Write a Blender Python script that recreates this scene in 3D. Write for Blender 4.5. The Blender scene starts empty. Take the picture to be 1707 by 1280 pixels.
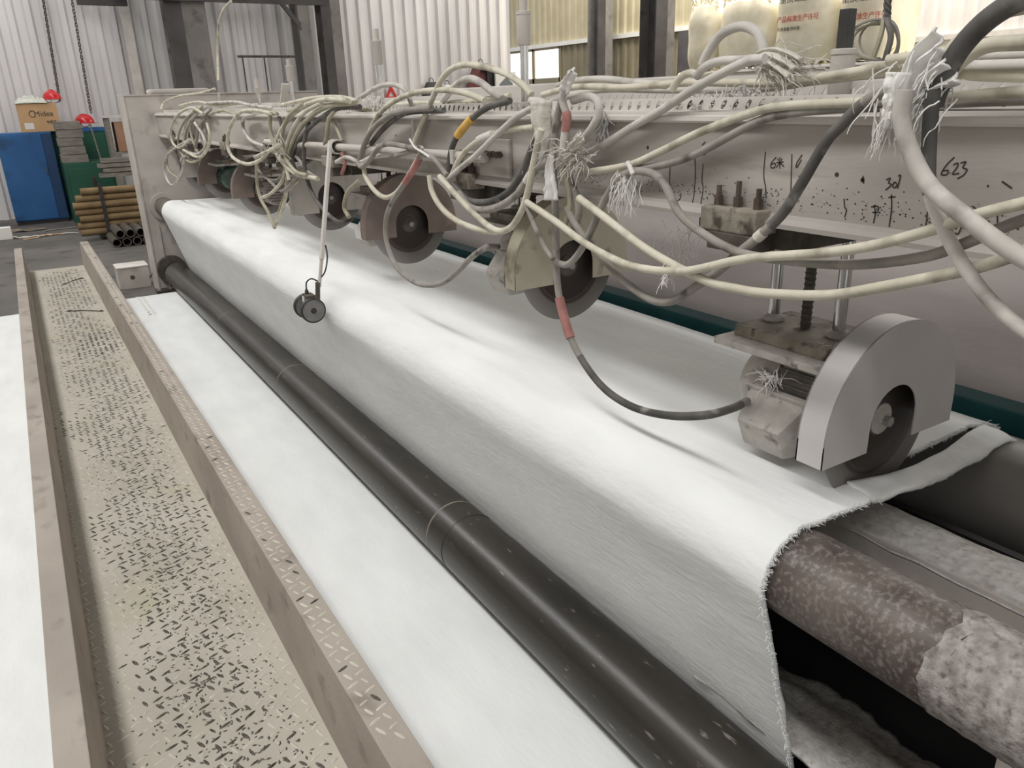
import bpy, bmesh, math, random
from mathutils import Vector, Matrix, noise
random.seed(7)
R = math.radians
scn = bpy.context.scene
col = scn.collection

# ------------------------------------------------------------------ camera
FOC, YAW, PITCH, ROLL = 1285.0, .54594, .35518, -.03152      # focal length in pixels of the 1707 x 1280 frame
EYE = Vector((0, 0, 1.6))
_f = Vector((math.sin(YAW) * math.cos(PITCH), math.cos(YAW) * math.cos(PITCH), -math.sin(PITCH)))
_r = Vector((math.cos(YAW), -math.sin(YAW), 0))
_u = _r.cross(_f)
CR = _r * math.cos(ROLL) + _u * math.sin(ROLL)
CU = -_r * math.sin(ROLL) + _u * math.cos(ROLL)
cam_d = bpy.data.cameras.new('camera')
cam = bpy.data.objects.new('camera', cam_d)
col.objects.link(cam)
cam_d.sensor_width = 36.0
cam_d.lens = FOC / 1707.0 * 36.0
cam_d.clip_start = 0.02
cam_d.clip_end = 200
M3 = Matrix((CR, CU, -_f)).transposed()
cam.matrix_world = Matrix.Translation(EYE) @ M3.to_4x4()
scn.camera = cam

# ------------------------------------------------------------------ world, lights, exposure
scn.view_settings.view_transform = 'Standard'
scn.view_settings.look = 'None'
scn.view_settings.gamma = 1.0
scn.view_settings.use_curve_mapping = False
scn.view_settings.exposure = -0.06
w = bpy.data.worlds.new('overcast_sky')
scn.world = w
w.use_nodes = True
w.node_tree.nodes['Background'].inputs['Color'].default_value = (0.97, 0.985, 1.0, 1)
w.node_tree.nodes['Background'].inputs['Strength'].default_value = 1.0


def area_light(name, loc, rot, sx, sy, power, color=(1, 1, 1)):
    d = bpy.data.lights.new(name, 'AREA')
    d.shape = 'RECTANGLE'
    d.size, d.size_y, d.energy, d.color = sx, sy, power, color
    o = bpy.data.objects.new(name, d)
    o.location = loc
    o.rotation_euler = rot
    col.objects.link(o)
    return o


area_light('unseen_skylight', (-1.75, 4.0, 6.6), (0, R(-12), 0), 0.8, 18.0, 600, (1.0, 0.985, 0.96))  # lamp for unseen roof daylight, slant set from the kerb shadow
area_light('unseen_skylight', (11.5, 9.5, 6.6), (0, 0, 0), 3.0, 16.0, 1250, (1.0, 0.95, 0.86))  # lamp added overhead to brighten the bags and right wall


def ray(px, py):
    return _f * FOC + CR * (px - 853.5) - CU * (py - 640.0)


def atx(px, py, x):
    d = ray(px, py)
    return EYE + d * (x / d.x)


def aty(px, py, y):
    d = ray(px, py)
    return EYE + d * (y / d.y)


def atz(px, py, z):
    d = ray(px, py)
    return EYE + d * ((z - EYE.z) / d.z)


# ------------------------------------------------------------------ materials
MATS = {}


def mat(name, c1, c2=None, scale=6.0, rough=.7, metal=0.0, bump=0.0, bscale=40.0, stretch=(1, 1, 1), contrast=(.35, .65),
        c3=None, c3scale=30.0, c3range=(.6, .7), detail=6.0, emit=None, spec=.5, trans=0.0, vary=0.0, alpha=1.0):
    if name in MATS:
        return MATS[name]
    m = bpy.data.materials.new(name)
    m.use_nodes = True
    nt = m.node_tree
    N, L = nt.nodes, nt.links
    b = N['Principled BSDF']
    b.inputs['Roughness'].default_value = rough
    b.inputs['Metallic'].default_value = metal
    b.inputs['Specular IOR Level'].default_value = spec
    if trans:
        b.inputs['Transmission Weight'].default_value = trans
    b.inputs['Alpha'].default_value = alpha
    tc = N.new('ShaderNodeTexCoord')
    mp = N.new('ShaderNodeMapping')
    mp.inputs['Scale'].default_value = stretch
    L.new(tc.outputs['Object'], mp.inputs['Vector'])
    out = None
    if c2 is None:
        rgb = N.new('ShaderNodeRGB')
        rgb.outputs[0].default_value = (*c1, 1)
        out = rgb.outputs[0]
    else:
        n = N.new('ShaderNodeTexNoise')
        n.inputs['Scale'].default_value = scale
        n.inputs['Detail'].default_value = detail
        L.new(mp.outputs[0], n.inputs['Vector'])
        cr = N.new('ShaderNodeValToRGB')
        cr.color_ramp.elements[0].position = contrast[0]
        cr.color_ramp.elements[1].position = contrast[1]
        cr.color_ramp.elements[0].color = (*c1, 1)
        cr.color_ramp.elements[1].color = (*c2, 1)
        L.new(n.outputs['Fac'], cr.inputs[0])
        out = cr.outputs[0]
    if c3 is not None:
        n3 = N.new('ShaderNodeTexNoise')
        n3.inputs['Scale'].default_value = c3scale
        n3.inputs['Detail'].default_value = 8.0
        L.new(mp.outputs[0], n3.inputs['Vector'])
        mr = N.new('ShaderNodeMapRange')
        mr.inputs[1].default_value, mr.inputs[2].default_value = c3range
        L.new(n3.outputs['Fac'], mr.inputs[0])
        mx = N.new('ShaderNodeMix')
        mx.data_type = 'RGBA'
        L.new(mr.outputs[0], mx.inputs['Factor'])
        L.new(out, mx.inputs['A'])
        mx.inputs['B'].default_value = (*c3, 1)
        out = mx.outputs['Result']
    if vary:
        oi = N.new('ShaderNodeObjectInfo')
        mr = N.new('ShaderNodeMapRange')
        mr.inputs[3].default_value, mr.inputs[4].default_value = 1 - vary, 1 + vary
        L.new(oi.outputs['Random'], mr.inputs[0])
        hs = N.new('ShaderNodeHueSaturation')
        L.new(mr.outputs[0], hs.inputs['Value'])
        L.new(out, hs.inputs['Color'])
        out = hs.outputs[0]
    L.new(out, b.inputs['Base Color'])
    if bump:
        nb = N.new('ShaderNodeTexNoise')
        nb.inputs['Scale'].default_value = bscale
        nb.inputs['Detail'].default_value = 6.0
        L.new(mp.outputs[0], nb.inputs['Vector'])
        bp = N.new('ShaderNodeBump')
        bp.inputs['Strength'].default_value = bump
        bp.inputs['Distance'].default_value = .01
        L.new(nb.outputs['Fac'], bp.inputs['Height'])
        L.new(bp.outputs[0], b.inputs['Normal'])
    if emit:
        b.inputs['Emission Color'].default_value = (*emit[:3], 1)
        b.inputs['Emission Strength'].default_value = emit[3]
    MATS[name] = m
    return m


def srgb(r, g, b):
    f = lambda c: c / 12.92 if c <= .04045 else ((c + .055) / 1.055) ** 2.4
    return (f(r / 255), f(g / 255), f(b / 255))


FABRIC = mat('white_fibre_fabric', srgb(226, 227, 226), srgb(236, 237, 236), 9, .95, 0, .16, 70, (1, .35, 1), (.3, .7), spec=.1)
DUSTY = mat('dusty_grey_paint', srgb(178, 171, 164), srgb(196, 189, 182), 5, .8, 0, .08, 60, c3=srgb(146, 138, 131), c3scale=6, c3range=(.56, .80))
BEAM = mat('dusty_beam_paint', srgb(160, 154, 148), srgb(182, 175, 168), 3, .75, 0, .06, 90, (1, .5, 2.2), c3=srgb(118, 110, 102), c3scale=7, c3range=(.58, .76))
PALE = mat('pale_dusty_metal', srgb(196, 190, 184), srgb(212, 207, 201), 6, .7, 0, .06, 70)
WALK = mat('dusty_tread_plate', srgb(170, 163, 150), srgb(184, 177, 165), 3.5, .75, 0, .12, 110, c3=srgb(172, 167, 142), c3scale=3.2, c3range=(.56, .75))
KERB = mat('dusty_kerb_steel', srgb(150, 140, 130), srgb(168, 158, 148), 4, .72, 0, .12, 120, (1, .6, 1), c3=srgb(126, 116, 106), c3scale=14, c3range=(.58, .75))
LUG_DARK = mat('worn_dark_lug', srgb(66, 61, 54), srgb(96, 89, 80), 40, .5, .3)
LUG_PALE = mat('dusty_pale_lug', srgb(186, 179, 166), srgb(198, 191, 178), 30, .6)
BLACKROLL = mat('black_rubber_roller', srgb(34, 31, 28), srgb(60, 55, 49), 7, .33, .1, .05, 60, (1, .25, 1), (.3, .7), c3=srgb(124, 118, 108), c3scale=70, c3range=(.66, .74))
BROWNROLL = mat('brown_lint_roller', srgb(70, 59, 55), srgb(104, 94, 88), 10, .5, .1, .1, 90, c3=srgb(140, 132, 127), c3scale=110, c3range=(.48, .78))
LINT = mat('grey_lint', srgb(178, 174, 170), srgb(204, 201, 197), 60, .98, 0, .3, 160, spec=.05, c3=srgb(150, 145, 140), c3scale=50, c3range=(.55, .75))
STEELROLL = mat('smooth_grey_roller', srgb(146, 143, 141), srgb(160, 157, 155), 4, .45, .2)
TEAL = mat('teal_enamel', srgb(22, 80, 84), srgb(30, 96, 98), 5, .4, 0, .03, 30)
VOIDBLACK = mat('void_shade_black', srgb(22, 21, 22), srgb(34, 32, 32), 6, .7)
GRIME = mat('grimy_clamp_paint', srgb(120, 112, 100), srgb(150, 142, 130), 20, .85, 0, .2, 110, c3=srgb(70, 62, 54), c3scale=24, c3range=(.54, .66))
DARKM = mat('dark_grimy_metal', srgb(70, 64, 58), srgb(100, 93, 85), 18, .7, .2, .2, 120)
BOLT = mat('grimy_bolt', srgb(70, 60, 52), srgb(96, 84, 74), 40, .7, .3, .2, 120)
CHROME = mat('chromed_rod', srgb(190, 188, 186), srgb(212, 210, 208), 8, .18, .95)
GUARD = mat('dusty_guard_sheet', srgb(172, 166, 158), srgb(190, 184, 176), 7, .6, .1, .05, 90, c3=srgb(140, 132, 124), c3scale=10, c3range=(.58, .75))
GUARD_BROWN = mat('brown_guard_sheet', srgb(112, 98, 92), srgb(136, 122, 114), 6, .6, .1, .05, 80, c3=srgb(150, 132, 120), c3scale=8, c3range=(.58, .7))
GUARD_OLIVE = mat('olive_guard_sheet', srgb(180, 173, 154), srgb(196, 189, 170), 6, .6, .1, .05, 80, c3=srgb(126, 116, 100), c3scale=12, c3range=(.58, .7))
GUARD_NEW = mat('pale_guard_sheet', srgb(194, 190, 189), srgb(204, 200, 199), 4, .55, .1, .03, 60)
MOTOR = mat('dusty_motor_casting', srgb(128, 122, 116), srgb(152, 146, 140), 22, .8, .1, .25, 110)
MOTORGREEN = mat('green_motor_casting', srgb(40, 76, 66), srgb(92, 108, 98), 14, .7, .1, .2, 80)
LINTMETAL = mat('lint_covered_casting', srgb(168, 162, 156), srgb(188, 183, 177), 30, .9, 0, .22, 110, c3=srgb(110, 102, 96), c3scale=26, c3range=(.57, .7))
BLACKM = mat('black_plastic', srgb(38, 37, 36), srgb(56, 54, 52), 20, .5)
GREYW = mat('grey_rubber_wheel', srgb(116, 114, 112), srgb(130, 128, 126), 30, .7)
WHITE = mat('white_sticker', srgb(216, 214, 210))
MARKER = mat('black_marker_ink', srgb(52, 46, 42), rough=.6)
CREAM = mat('cream_cable_sheath', srgb(190, 184, 166), srgb(210, 204, 188), 14, .75, 0, .05, 80, c3=srgb(146, 138, 122), c3scale=16, c3range=(.52, .72))
GREYC = mat('dusty_grey_cable', srgb(128, 123, 116), srgb(156, 151, 144), 14, .8, 0, .05, 80, c3=srgb(96, 90, 84), c3scale=18, c3range=(.58, .7))
DARKC = mat('dark_cable', srgb(66, 64, 62), srgb(104, 100, 96), 12, .7, 0, .05, 80, c3=srgb(150, 146, 140), c3scale=20, c3range=(.6, .74))
PALEC = mat('pale_grey_cable', srgb(182, 177, 170), srgb(204, 199, 193), 12, .75, 0, .05, 80, c3=srgb(138, 132, 126), c3scale=14, c3range=(.52, .72))
OLIVEC = mat('olive_cable', srgb(152, 146, 126), srgb(176, 170, 150), 12, .75, 0, .05, 80)
REDTAPE = mat('red_tape', srgb(150, 98, 90), srgb(176, 128, 120), 24, .7, 0, .2, 80)
YELTAPE = mat('yellow_tape', srgb(206, 158, 70), srgb(222, 178, 96), 24, .6)
CLOTH = mat('pale_rag', srgb(190, 184, 174), srgb(208, 203, 194), 30, .95, 0, .5, 60)
CLOTHW = mat('white_plastic_rag', srgb(216, 213, 208), srgb(226, 224, 220), 30, .7, 0, .4, 50, (1, 1, .2))
FLOORM = mat('grey_concrete', srgb(84, 81, 77), srgb(104, 100, 95), 1.4, .75, 0, .05, 30, c3=srgb(68, 65, 62), c3scale=3, c3range=(.55, .7))
SILVER = mat('galvanised_sheet', srgb(214, 210, 210), srgb(232, 229, 228), 2.0, .38, .25, 0, 30, (1, 1, .2), vary=.07)
CREAMW = mat('cream_sheet', srgb(176, 165, 136), srgb(190, 179, 150), 2, .6, 0, vary=.05)
OLIVEW = mat('olive_shaded_cream', srgb(128, 119, 96), srgb(142, 132, 108), 2, .65, 0, vary=.05)
COLUMN = mat('dark_and_shaded_steel', srgb(66, 62, 62), srgb(82, 78, 78), 3, .6, .1)
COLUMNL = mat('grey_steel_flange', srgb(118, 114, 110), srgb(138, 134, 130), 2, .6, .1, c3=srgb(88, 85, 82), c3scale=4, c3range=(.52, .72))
BLUE = mat('blue_cabinet_paint', srgb(34, 86, 142), srgb(46, 100, 156), 2, .45, .1, c3=srgb(30, 66, 104), c3scale=3, c3range=(.55, .75))
GREEN = mat('green_cabinet_paint', srgb(24, 70, 54), srgb(34, 84, 66), 2, .5, .1)
CARD = mat('brown_cardboard', srgb(182, 146, 108), srgb(196, 160, 120), 3, .85, 0)
TUBEC = mat('kraft_tube', srgb(112, 92, 64), srgb(134, 112, 80), 5, .85, 0, vary=.12)
RED = mat('red_helmet_shell', srgb(196, 34, 40), srgb(208, 46, 50), 4, .25)
GREYBOX = mat('weathered_grey_board', srgb(112, 108, 100), srgb(138, 132, 124), 8, .85, 0, .1, 60, (1, 1, 5))
BAG = mat('woven_bag', srgb(232, 223, 196), srgb(244, 237, 216), 5, .8, 0, .5, 8, trans=0)
REDINK = mat('red_ink', srgb(190, 70, 60))
DARKINK = mat('dark_ink', srgb(70, 68, 64))
WINDOW = mat('daylight_window', (1, .97, .9), emit=(1, .97, .9, 1.6))
WHITEP = mat('white_paint', srgb(224, 222, 216), srgb(232, 230, 225), 3, .6)
GLASS = mat('grey_glass', srgb(120, 122, 126), rough=.15)
MAROON = mat('maroon_cloth', srgb(92, 50, 52), srgb(110, 64, 64), 6, .8)


# ------------------------------------------------------------------ mesh builder
class MB:
    def __init__(s):
        s.v, s.f = [], []

    def add(s, vs, fs):
        o = len(s.v)
        s.v += [Vector(q) for q in vs]
        s.f += [tuple(i + o for i in f) for f in fs]
        return s

    def box(s, a, b, m=None):
        x0, y0, z0 = a
        x1, y1, z1 = b
        vs = [(x0, y0, z0), (x1, y0, z0), (x1, y1, z0), (x0, y1, z0), (x0, y0, z1), (x1, y0, z1), (x1, y1, z1), (x0, y1, z1)]
        if m is not None:
            vs = [m @ Vector(q) for q in vs]
        return s.add(vs, [(0, 3, 2, 1), (4, 5, 6, 7), (0, 1, 5, 4), (1, 2, 6, 5), (2, 3, 7, 6), (3, 0, 4, 7)])

    def cyl(s, p0, p1, r0, r1=None, n=20, caps=True):
        r1 = r0 if r1 is None else r1
        p0, p1 = Vector(p0), Vector(p1)
        d = (p1 - p0).normalized()
        a = d.orthogonal().normalized()
        b = d.cross(a)
        vs = []
        for p, r in ((p0, r0), (p1, r1)):
            for i in range(n):
                t = 2 * math.pi * i / n
                vs.append(p + a * (r * math.cos(t)) + b * (r * math.sin(t)))
        fs = [(i, (i + 1) % n, n + (i + 1) % n, n + i) for i in range(n)]
        if caps:
            fs += [tuple(range(n - 1, -1, -1)), tuple(range(n, 2 * n))]
        return s.add(vs, fs)

    def lathe(s, p0, axis, prof, n=32, caps=True):
        """prof: list of (distance along axis, radius)"""
        p0, d = Vector(p0), Vector(axis).normalized()
        a = d.orthogonal().normalized()
        b = d.cross(a)
        vs, fs = [], []
        for h, r in prof:
            for i in range(n):
                t = 2 * math.pi * i / n
                vs.append(p0 + d * h + a * (r * math.cos(t)) + b * (r * math.sin(t)))
        for k in range(len(prof) - 1):
            for i in range(n):
                j = (i + 1) % n
                fs.append((k * n + i, k * n + j, (k + 1) * n + j, (k + 1) * n + i))
        if caps and prof[0][1] > 1e-6:
            fs.append(tuple(range(n - 1, -1, -1)))
        if caps and prof[-1][1] > 1e-6:
            q = (len(prof) - 1) * n
            fs.append(tuple(range(q, q + n)))
        return s.add(vs, fs)

    def tube(s, pts, r, n=8, caps=True):
        pts = [Vector(p) for p in pts]
        rs = r if isinstance(r, (list, tuple)) else [r] * len(pts)
        vs, fs = [], []
        prev = None
        for k, p in enumerate(pts):
            t = (pts[min(k + 1, len(pts) - 1)] - pts[max(k - 1, 0)])
            t = t.normalized() if t.length > 1e-9 else Vector((0, 0, 1))
            if prev is None:
                a = t.orthogonal().normalized()
            else:
                a = prev - t * prev.dot(t)
                a = a.normalized() if a.length > 1e-6 else t.orthogonal().normalized()
            prev = a
            b = t.cross(a)
            for i in range(n):
                g = 2 * math.pi * i / n
                vs.append(p + (a * math.cos(g) + b * math.sin(g)) * rs[k])
        for k in range(len(pts) - 1):
            for i in range(n):
                j = (i + 1) % n
                fs.append((k * n + i, k * n + j, (k + 1) * n + j, (k + 1) * n + i))
        if caps:
            fs += [tuple(range(n - 1, -1, -1)), tuple(range((len(pts) - 1) * n, len(pts) * n))]
        return s.add(vs, fs)

    def prism(s, poly, ax, lo, hi):
        """extrude a 2D polygon; ax='y': poly in (x,z); 'x': (y,z); 'z': (x,y)"""
        def mk(p, h):
            return {'y': (p[0], h, p[1]), 'x': (h, p[0], p[1]), 'z': (p[0], p[1], h)}[ax]
        n = len(poly)
        vs = [mk(p, lo) for p in poly] + [mk(p, hi) for p in poly]
        fs = [tuple(range(n)), tuple(range(2 * n - 1, n - 1, -1))] + [(i, n + i, n + (i + 1) % n, (i + 1) % n) for i in range(n)]
        return s.add(vs, fs)

    def grid(s, nu, nv, fn):
        vs = [fn(i / (nu - 1), j / (nv - 1)) for i in range(nu) for j in range(nv)]
        fs = [(i * nv + j, i * nv + j + 1, (i + 1) * nv + j + 1, (i + 1) * nv + j) for i in range(nu - 1) for j in range(nv - 1)]
        return s.add(vs, fs)

    def mesh(s, name, material, smooth=False, bevel=0, seg=2, solid=0):
        me = bpy.data.meshes.new(name)
        bm = bmesh.new()
        bv = [bm.verts.new(q) for q in s.v]
        for f in s.f:
            try:
                bm.faces.new([bv[i] for i in f])
            except ValueError:
                pass
        bmesh.ops.recalc_face_normals(bm, faces=bm.faces)
        if bevel:
            es = [e for e in bm.edges if len(e.link_faces) == 2 and e.calc_face_angle(0) > R(40)]
            bmesh.ops.bevel(bm, geom=es, offset=bevel, segments=seg, affect='EDGES', profile=.6, clamp_overlap=True)
        if smooth:
            for f in bm.faces:
                f.smooth = True
            for e in bm.edges:
                if len(e.link_faces) == 2 and e.calc_face_angle(0) > R(38):
                    e.smooth = False
        bm.to_mesh(me)
        bm.free()
        me.materials.append(material)
        return me

    def build(s, name, material, parent=None, smooth=False, bevel=0, seg=2, solid=0):
        o = bpy.data.objects.new(name, s.mesh(name, material, smooth, bevel, seg))
        col.objects.link(o)
        if solid:
            md = o.modifiers.new('thickness', 'SOLIDIFY')
            md.thickness = solid
            md.offset = -1
        if parent is not None:
            adopt(o, parent)
        return o


def adopt(o, parent):
    o.parent = parent
    chain, p = Vector((0, 0, 0)), parent
    while p is not None:
        chain += p.location
        p = p.parent
    o.matrix_parent_inverse = Matrix.Translation(-chain) if parent.type == 'EMPTY' else Matrix.Identity(4)


def tag(o, label=None, cat=None, group=None, kind=None):
    for k, q in (('label', label), ('category', cat), ('group', group), ('kind', kind)):
        if q:
            o[k] = q
    return o


def thing(name, loc, label, cat, group=None, kind=None):
    o = bpy.data.objects.new(name, None)
    o.empty_display_size = .05
    o.location = loc
    col.objects.link(o)
    return tag(o, label, cat, group, kind)


def spline(pts, n=8):
    pts = [Vector(p) for p in pts]
    q = [pts[0] * 2 - pts[1]] + pts + [pts[-1] * 2 - pts[-2]]
    out = []
    for i in range(1, len(q) - 2):
        a, b, c, d = q[i - 1], q[i], q[i + 1], q[i + 2]
        for k in range(n):
            t = k / n
            out.append(.5 * ((2 * b) + (c - a) * t + (2 * a - 5 * b + 4 * c - d) * t * t + (3 * b - a - 3 * c + d) * t ** 3))
    out.append(pts[-1])
    return out


def arc(cx, cz, r, a0, a1, n):
    return [(cx + r * math.cos(R(a0 + (a1 - a0) * i / n)), cz + r * math.sin(R(a0 + (a1 - a0) * i / n))) for i in range(n + 1)]


def text_mesh(body, size, extrude, material, parent, mtx, name='lettering'):
    cu = bpy.data.curves.new(name, 'FONT')
    cu.body = body
    cu.size = size
    cu.extrude = extrude
    tmp = bpy.data.objects.new(name, cu)
    col.objects.link(tmp)
    bpy.context.view_layer.update()
    me = bpy.data.meshes.new_from_object(tmp.evaluated_get(bpy.context.evaluated_depsgraph_get()))
    bpy.data.objects.remove(tmp)
    me.transform(mtx)
    me.materials.clear()
    me.materials.append(material)
    o = bpy.data.objects.new(name, me)
    col.objects.link(o)
    if parent is not None:
        adopt(o, parent)
    return o


def fibres(n, root, spread, length, droop, r=.0012, seed=1, axis=None):
    """loose lint fibres growing out of a point"""
    rnd = random.Random(seed)
    m = MB()
    for i in range(n):
        p = Vector(root) + Vector((rnd.gauss(0, spread[0]), rnd.gauss(0, spread[1]), rnd.gauss(0, spread[2])))
        d = Vector(axis) if axis else Vector((rnd.gauss(0, 1), rnd.gauss(0, 1), rnd.gauss(0, 1)))
        d = (d.normalized() + Vector((rnd.gauss(0, .35), rnd.gauss(0, .35), rnd.gauss(0, .35)))).normalized()
        pts, L = [p], length * rnd.uniform(.4, 1.1)
        for k in range(8):
            d = (d + Vector((rnd.gauss(0, .25), rnd.gauss(0, .25), rnd.gauss(0, .25) - droop * .6))).normalized()
            p = p + d * (L / 8)
            pts.append(p)
        m.tube(pts, [r, r, r, r, r, r * .9, r * .8, r * .6, r * .4], 4, False)
    return m


# ================================================================== SETTING
fl = MB().box((-6, -4, -.1), (16, 26, 0)).build('floor', FLOORM)
tag(fl, 'dark grey dusty concrete floor of the hall', 'floor', kind='structure')

ce = thing('ceiling', (4.6, 11, 6.7), 'unseen dark sheet roof added to block light, with gaps shaped to let daylight in', 'ceiling', kind='structure')  # out-of-view roof added to block overhead light, gaps placed to aim it
for xa, xb_ in ((-6.0, -3.2), (-.3, 9.7), (13.4, 16)):
    MB().box((xa, -4, 6.7), (xb_, 11.8, 6.8)).build('roof_sheet', COLUMNL, ce)


def corrugated(wall, u0, u1, v0, v1, ax, at, face, material, pitch=.18, depth=.035, per=5, name='panel'):
    """vertical corrugated sheets, each sheet its own part; ax = axis the wall runs along"""
    u = u0
    while u < u1 - .01:
        ue = min(u + pitch * per, u1)
        prof = []
        q = u
        while q < ue - 1e-6:
            for t, d in ((0, 0), (.42, 0), (.56, 1), (.86, 1)):
                if q + t * pitch <= ue:
                    prof.append((q + t * pitch, d * depth * face))
            q += pitch
        prof.append((ue, 0))
        vs, fs = [], []
        for z in (v0, v1):
            for a, d in prof:
                vs.append((a, at + d, z) if ax == 'x' else (at + d, a, z))
        n = len(prof)
        fs = [(i, i + 1, n + i + 1, n + i) for i in range(n - 1)]
        MB().add(vs, fs).build(name, material, wall)
        u = ue


wb = thing('wall_back', (2.65, 15, 0), 'silver corrugated sheet wall behind the machine', 'wall', kind='structure')
corrugated(wb, -4, 9.3, 0, 6, 'x', 15, -1, SILVER, .235, .055, 4)
wr = thing('wall_right', (13, 15, 0), 'cream corrugated sheet wall at the far right of the hall', 'wall', kind='structure')
corrugated(wr, 11.6, 24, 2.95, 6, 'y', 13, -1, CREAMW, .28)
corrugated(wr, 12.4, 18.3, 0, 2.9, 'y', 13, -1, OLIVEW, .28)  # lower sheets in olive: shade put into the cream colour
MB().box((12.9, 11.6, 2.86), (13.0, 24, 2.96)).build('ledge', WHITEP, wr)
ws = thing('wall_side', (13.4, 8, 0), 'pinkish silver corrugated sheet wall behind the bags', 'wall', kind='structure')
corrugated(ws, 3.0, 11.7, 2.35, 6, 'y', 13.4, -1, SILVER, .22)
for k in range(4):
    MB().box((13.36, 3.0 + k * 2.2, 0), (13.5, 3.0 + k * 2.2 + 2.18, 2.3)).build('block_panel', WHITEP, ws, bevel=.01)
MB().box((13.3, 3.0, 2.28), (13.4, 11.7, 2.36)).build('ledge', PALE, ws)

tag(MB().box((-6.1, -4, 0), (-6, 26, 6.7)).build('wall_left', WHITEP), 'unseen pale wall added on the left of the hall to block and bounce light', 'wall', kind='structure')  # out-of-view wall added to cut low sky light and bounce the rest
tag(MB().box((-6, -4.1, 0), (-3.5, -4, 6.7)).box((4.5, -4.1, 0), (16, -4, 6.7)).box((-3.5, -4.1, 4.6), (4.5, -4, 6.7)).build('wall_front', WHITEP), 'unseen pale wall with a wide doorway opened for fill light behind the photographer', 'wall', kind='structure')  # out-of-view wall, doorway opened to bring in fill light
wn = thing('window_1', (12.9, 19.6, 0), 'bright window in the cream wall beside the sheet wall', 'window', kind='structure')
MB().box((12.97, 18.4, 2.1), (13.0, 20.9, 2.8)).build('pane', WINDOW, wn)
MB().box((12.97, 18.4, 0.0), (13.0, 20.9, 1.96)).build('door_leaf', WHITEP, wn)
m = MB()
for y in (18.3, 19.6, 20.9):
    m.box((12.93, y - .05, 0), (13.0, y + .05, 2.85))
m.box((12.93, 18.3, 1.96), (13.0, 20.9, 2.08)).box((12.93, 18.3, 2.8), (13.0, 20.9, 2.88))
m.build('window_frame', OLIVEW, wn)
wn2 = thing('window_2', (12.9, 13.6, 0), 'narrow bright window beside the dark column', 'window', kind='structure')
MB().box((12.95, 12.75, 1.7), (12.99, 13.35, 2.7)).build('pane', WINDOW, wn2)
MB().box((12.9, 13.35, 1.0), (12.98, 13.75, 2.86)).build('window_frame', COLUMN, wn2)


def column(px, yw, wd, dp, label, dk=.5, h=6.0):
    p = aty(px, 60, yw)
    t = thing('steel_column', (p.x + wd / 2, yw, 0), label, 'column', kind='structure')
    MB().box((p.x, yw - .012, 0), (p.x + wd * dk, yw + .02, h)).build('flange', COLUMN, t)  # dark part imitates the shaded web, coloured onto the flange face
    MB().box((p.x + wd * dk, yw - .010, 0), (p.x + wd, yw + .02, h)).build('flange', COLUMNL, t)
    MB().box((p.x, yw + dp, 0), (p.x + wd, yw + dp + .012, h)).build('flange', COLUMNL, t)
    MB().box((p.x + wd / 2 - .01, yw, 0), (p.x + wd / 2 + .01, yw + dp, h)).build('web', COLUMN, t)
    MB().box((p.x + wd, yw - .012, 0), (p.x + wd + .01, yw + dp, h)).build('side_plate', COLUMNL, t)
    return t


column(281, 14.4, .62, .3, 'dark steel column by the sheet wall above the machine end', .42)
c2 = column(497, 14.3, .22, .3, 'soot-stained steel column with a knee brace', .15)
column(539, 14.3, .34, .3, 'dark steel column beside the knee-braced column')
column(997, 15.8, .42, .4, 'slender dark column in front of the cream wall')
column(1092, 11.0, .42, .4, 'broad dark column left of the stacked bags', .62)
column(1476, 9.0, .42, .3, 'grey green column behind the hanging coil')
c2x = aty(497, 20, 14.3).x
m = MB()
m.box((c2x - 2.9, 14.28, 3.2), (c2x + .5, 14.34, 3.36))
m.prism([(c2x - .30, 3.2), (c2x - .22, 3.2), (c2x + .02, 2.92), (c2x + .02, 2.80)], 'y', 14.28, 14.34)
m.build('knee_brace', COLUMN, c2)
tag(MB().box((1.3, 14.5, 3.13), (2.0, 14.62, 3.26)).build('trim_1', COLUMN), 'rusty brown girder across the top of the sheet wall', 'girder', kind='structure')
# grey ledge strip hanging down on the wall
tag(MB().box((aty(196, 0, 14.85).x, 14.82, 0), (aty(212, 0, 14.85).x, 14.9, 6)).build('trim_2', PALE), 'pale grey upright strip on the sheet wall', 'strip', kind='structure')

# ================================================================== MACHINE: frame, rollers, shade sheets
YF = 7.7
fr = thing('machine_end_frame', (1.6, YF + .15, 0), 'tall grey steel end frame at the far end of the rollers', 'machine frame')
MB().box((.9, YF, .04), (2.6, YF + .02, 1.71)).build('side_plate', DUSTY, fr, bevel=.003)
MB().box((.885, YF - .01, .0), (.9, YF + .34, 1.71)).build('edge_flange', DUSTY, fr, bevel=.003)
MB().box((.885, YF - .01, 1.71), (2.6, YF + .34, 1.722)).build('top_plate', DUSTY, fr, bevel=.002)
MB().box((1.12, YF + .05, 1.722), (1.62, YF + .3, 1.765)).build('cover_box', DUSTY, fr, bevel=.02)
MB().box((.86, YF - .05, 0), (1.16, YF + .1, .025)).build('foot_plate', DARKM, fr)
MB().box((.97, YF - .02, .02), (.985, YF, .62)).build('rib', DUSTY, fr)
b = MB().cyl((1.054, YF - .05, .776), (1.054, YF, .776), .12, n=28).build('bearing_collar', DUSTY, fr, True)
MB().cyl((1.025, YF - .06, .205), (1.025, YF, .205), .13, n=28).build('bearing_collar', DARKM, fr, True)
MB().box((1.12, YF - .03, 1.36), (1.3, YF, 1.575)).build('beam_socket', DUSTY, fr, bevel=.006)
for zz in (1.40, 1.46, 1.52):
    MB().cyl((1.15, YF - .045, zz), (1.15, YF - .03, zz), .012, n=6).build('bolt', BOLT, fr)
MB().box((1.16, YF - .025, 1.30), (1.5, YF - .005, 1.31)).build('rib', DUSTY, fr)

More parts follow.
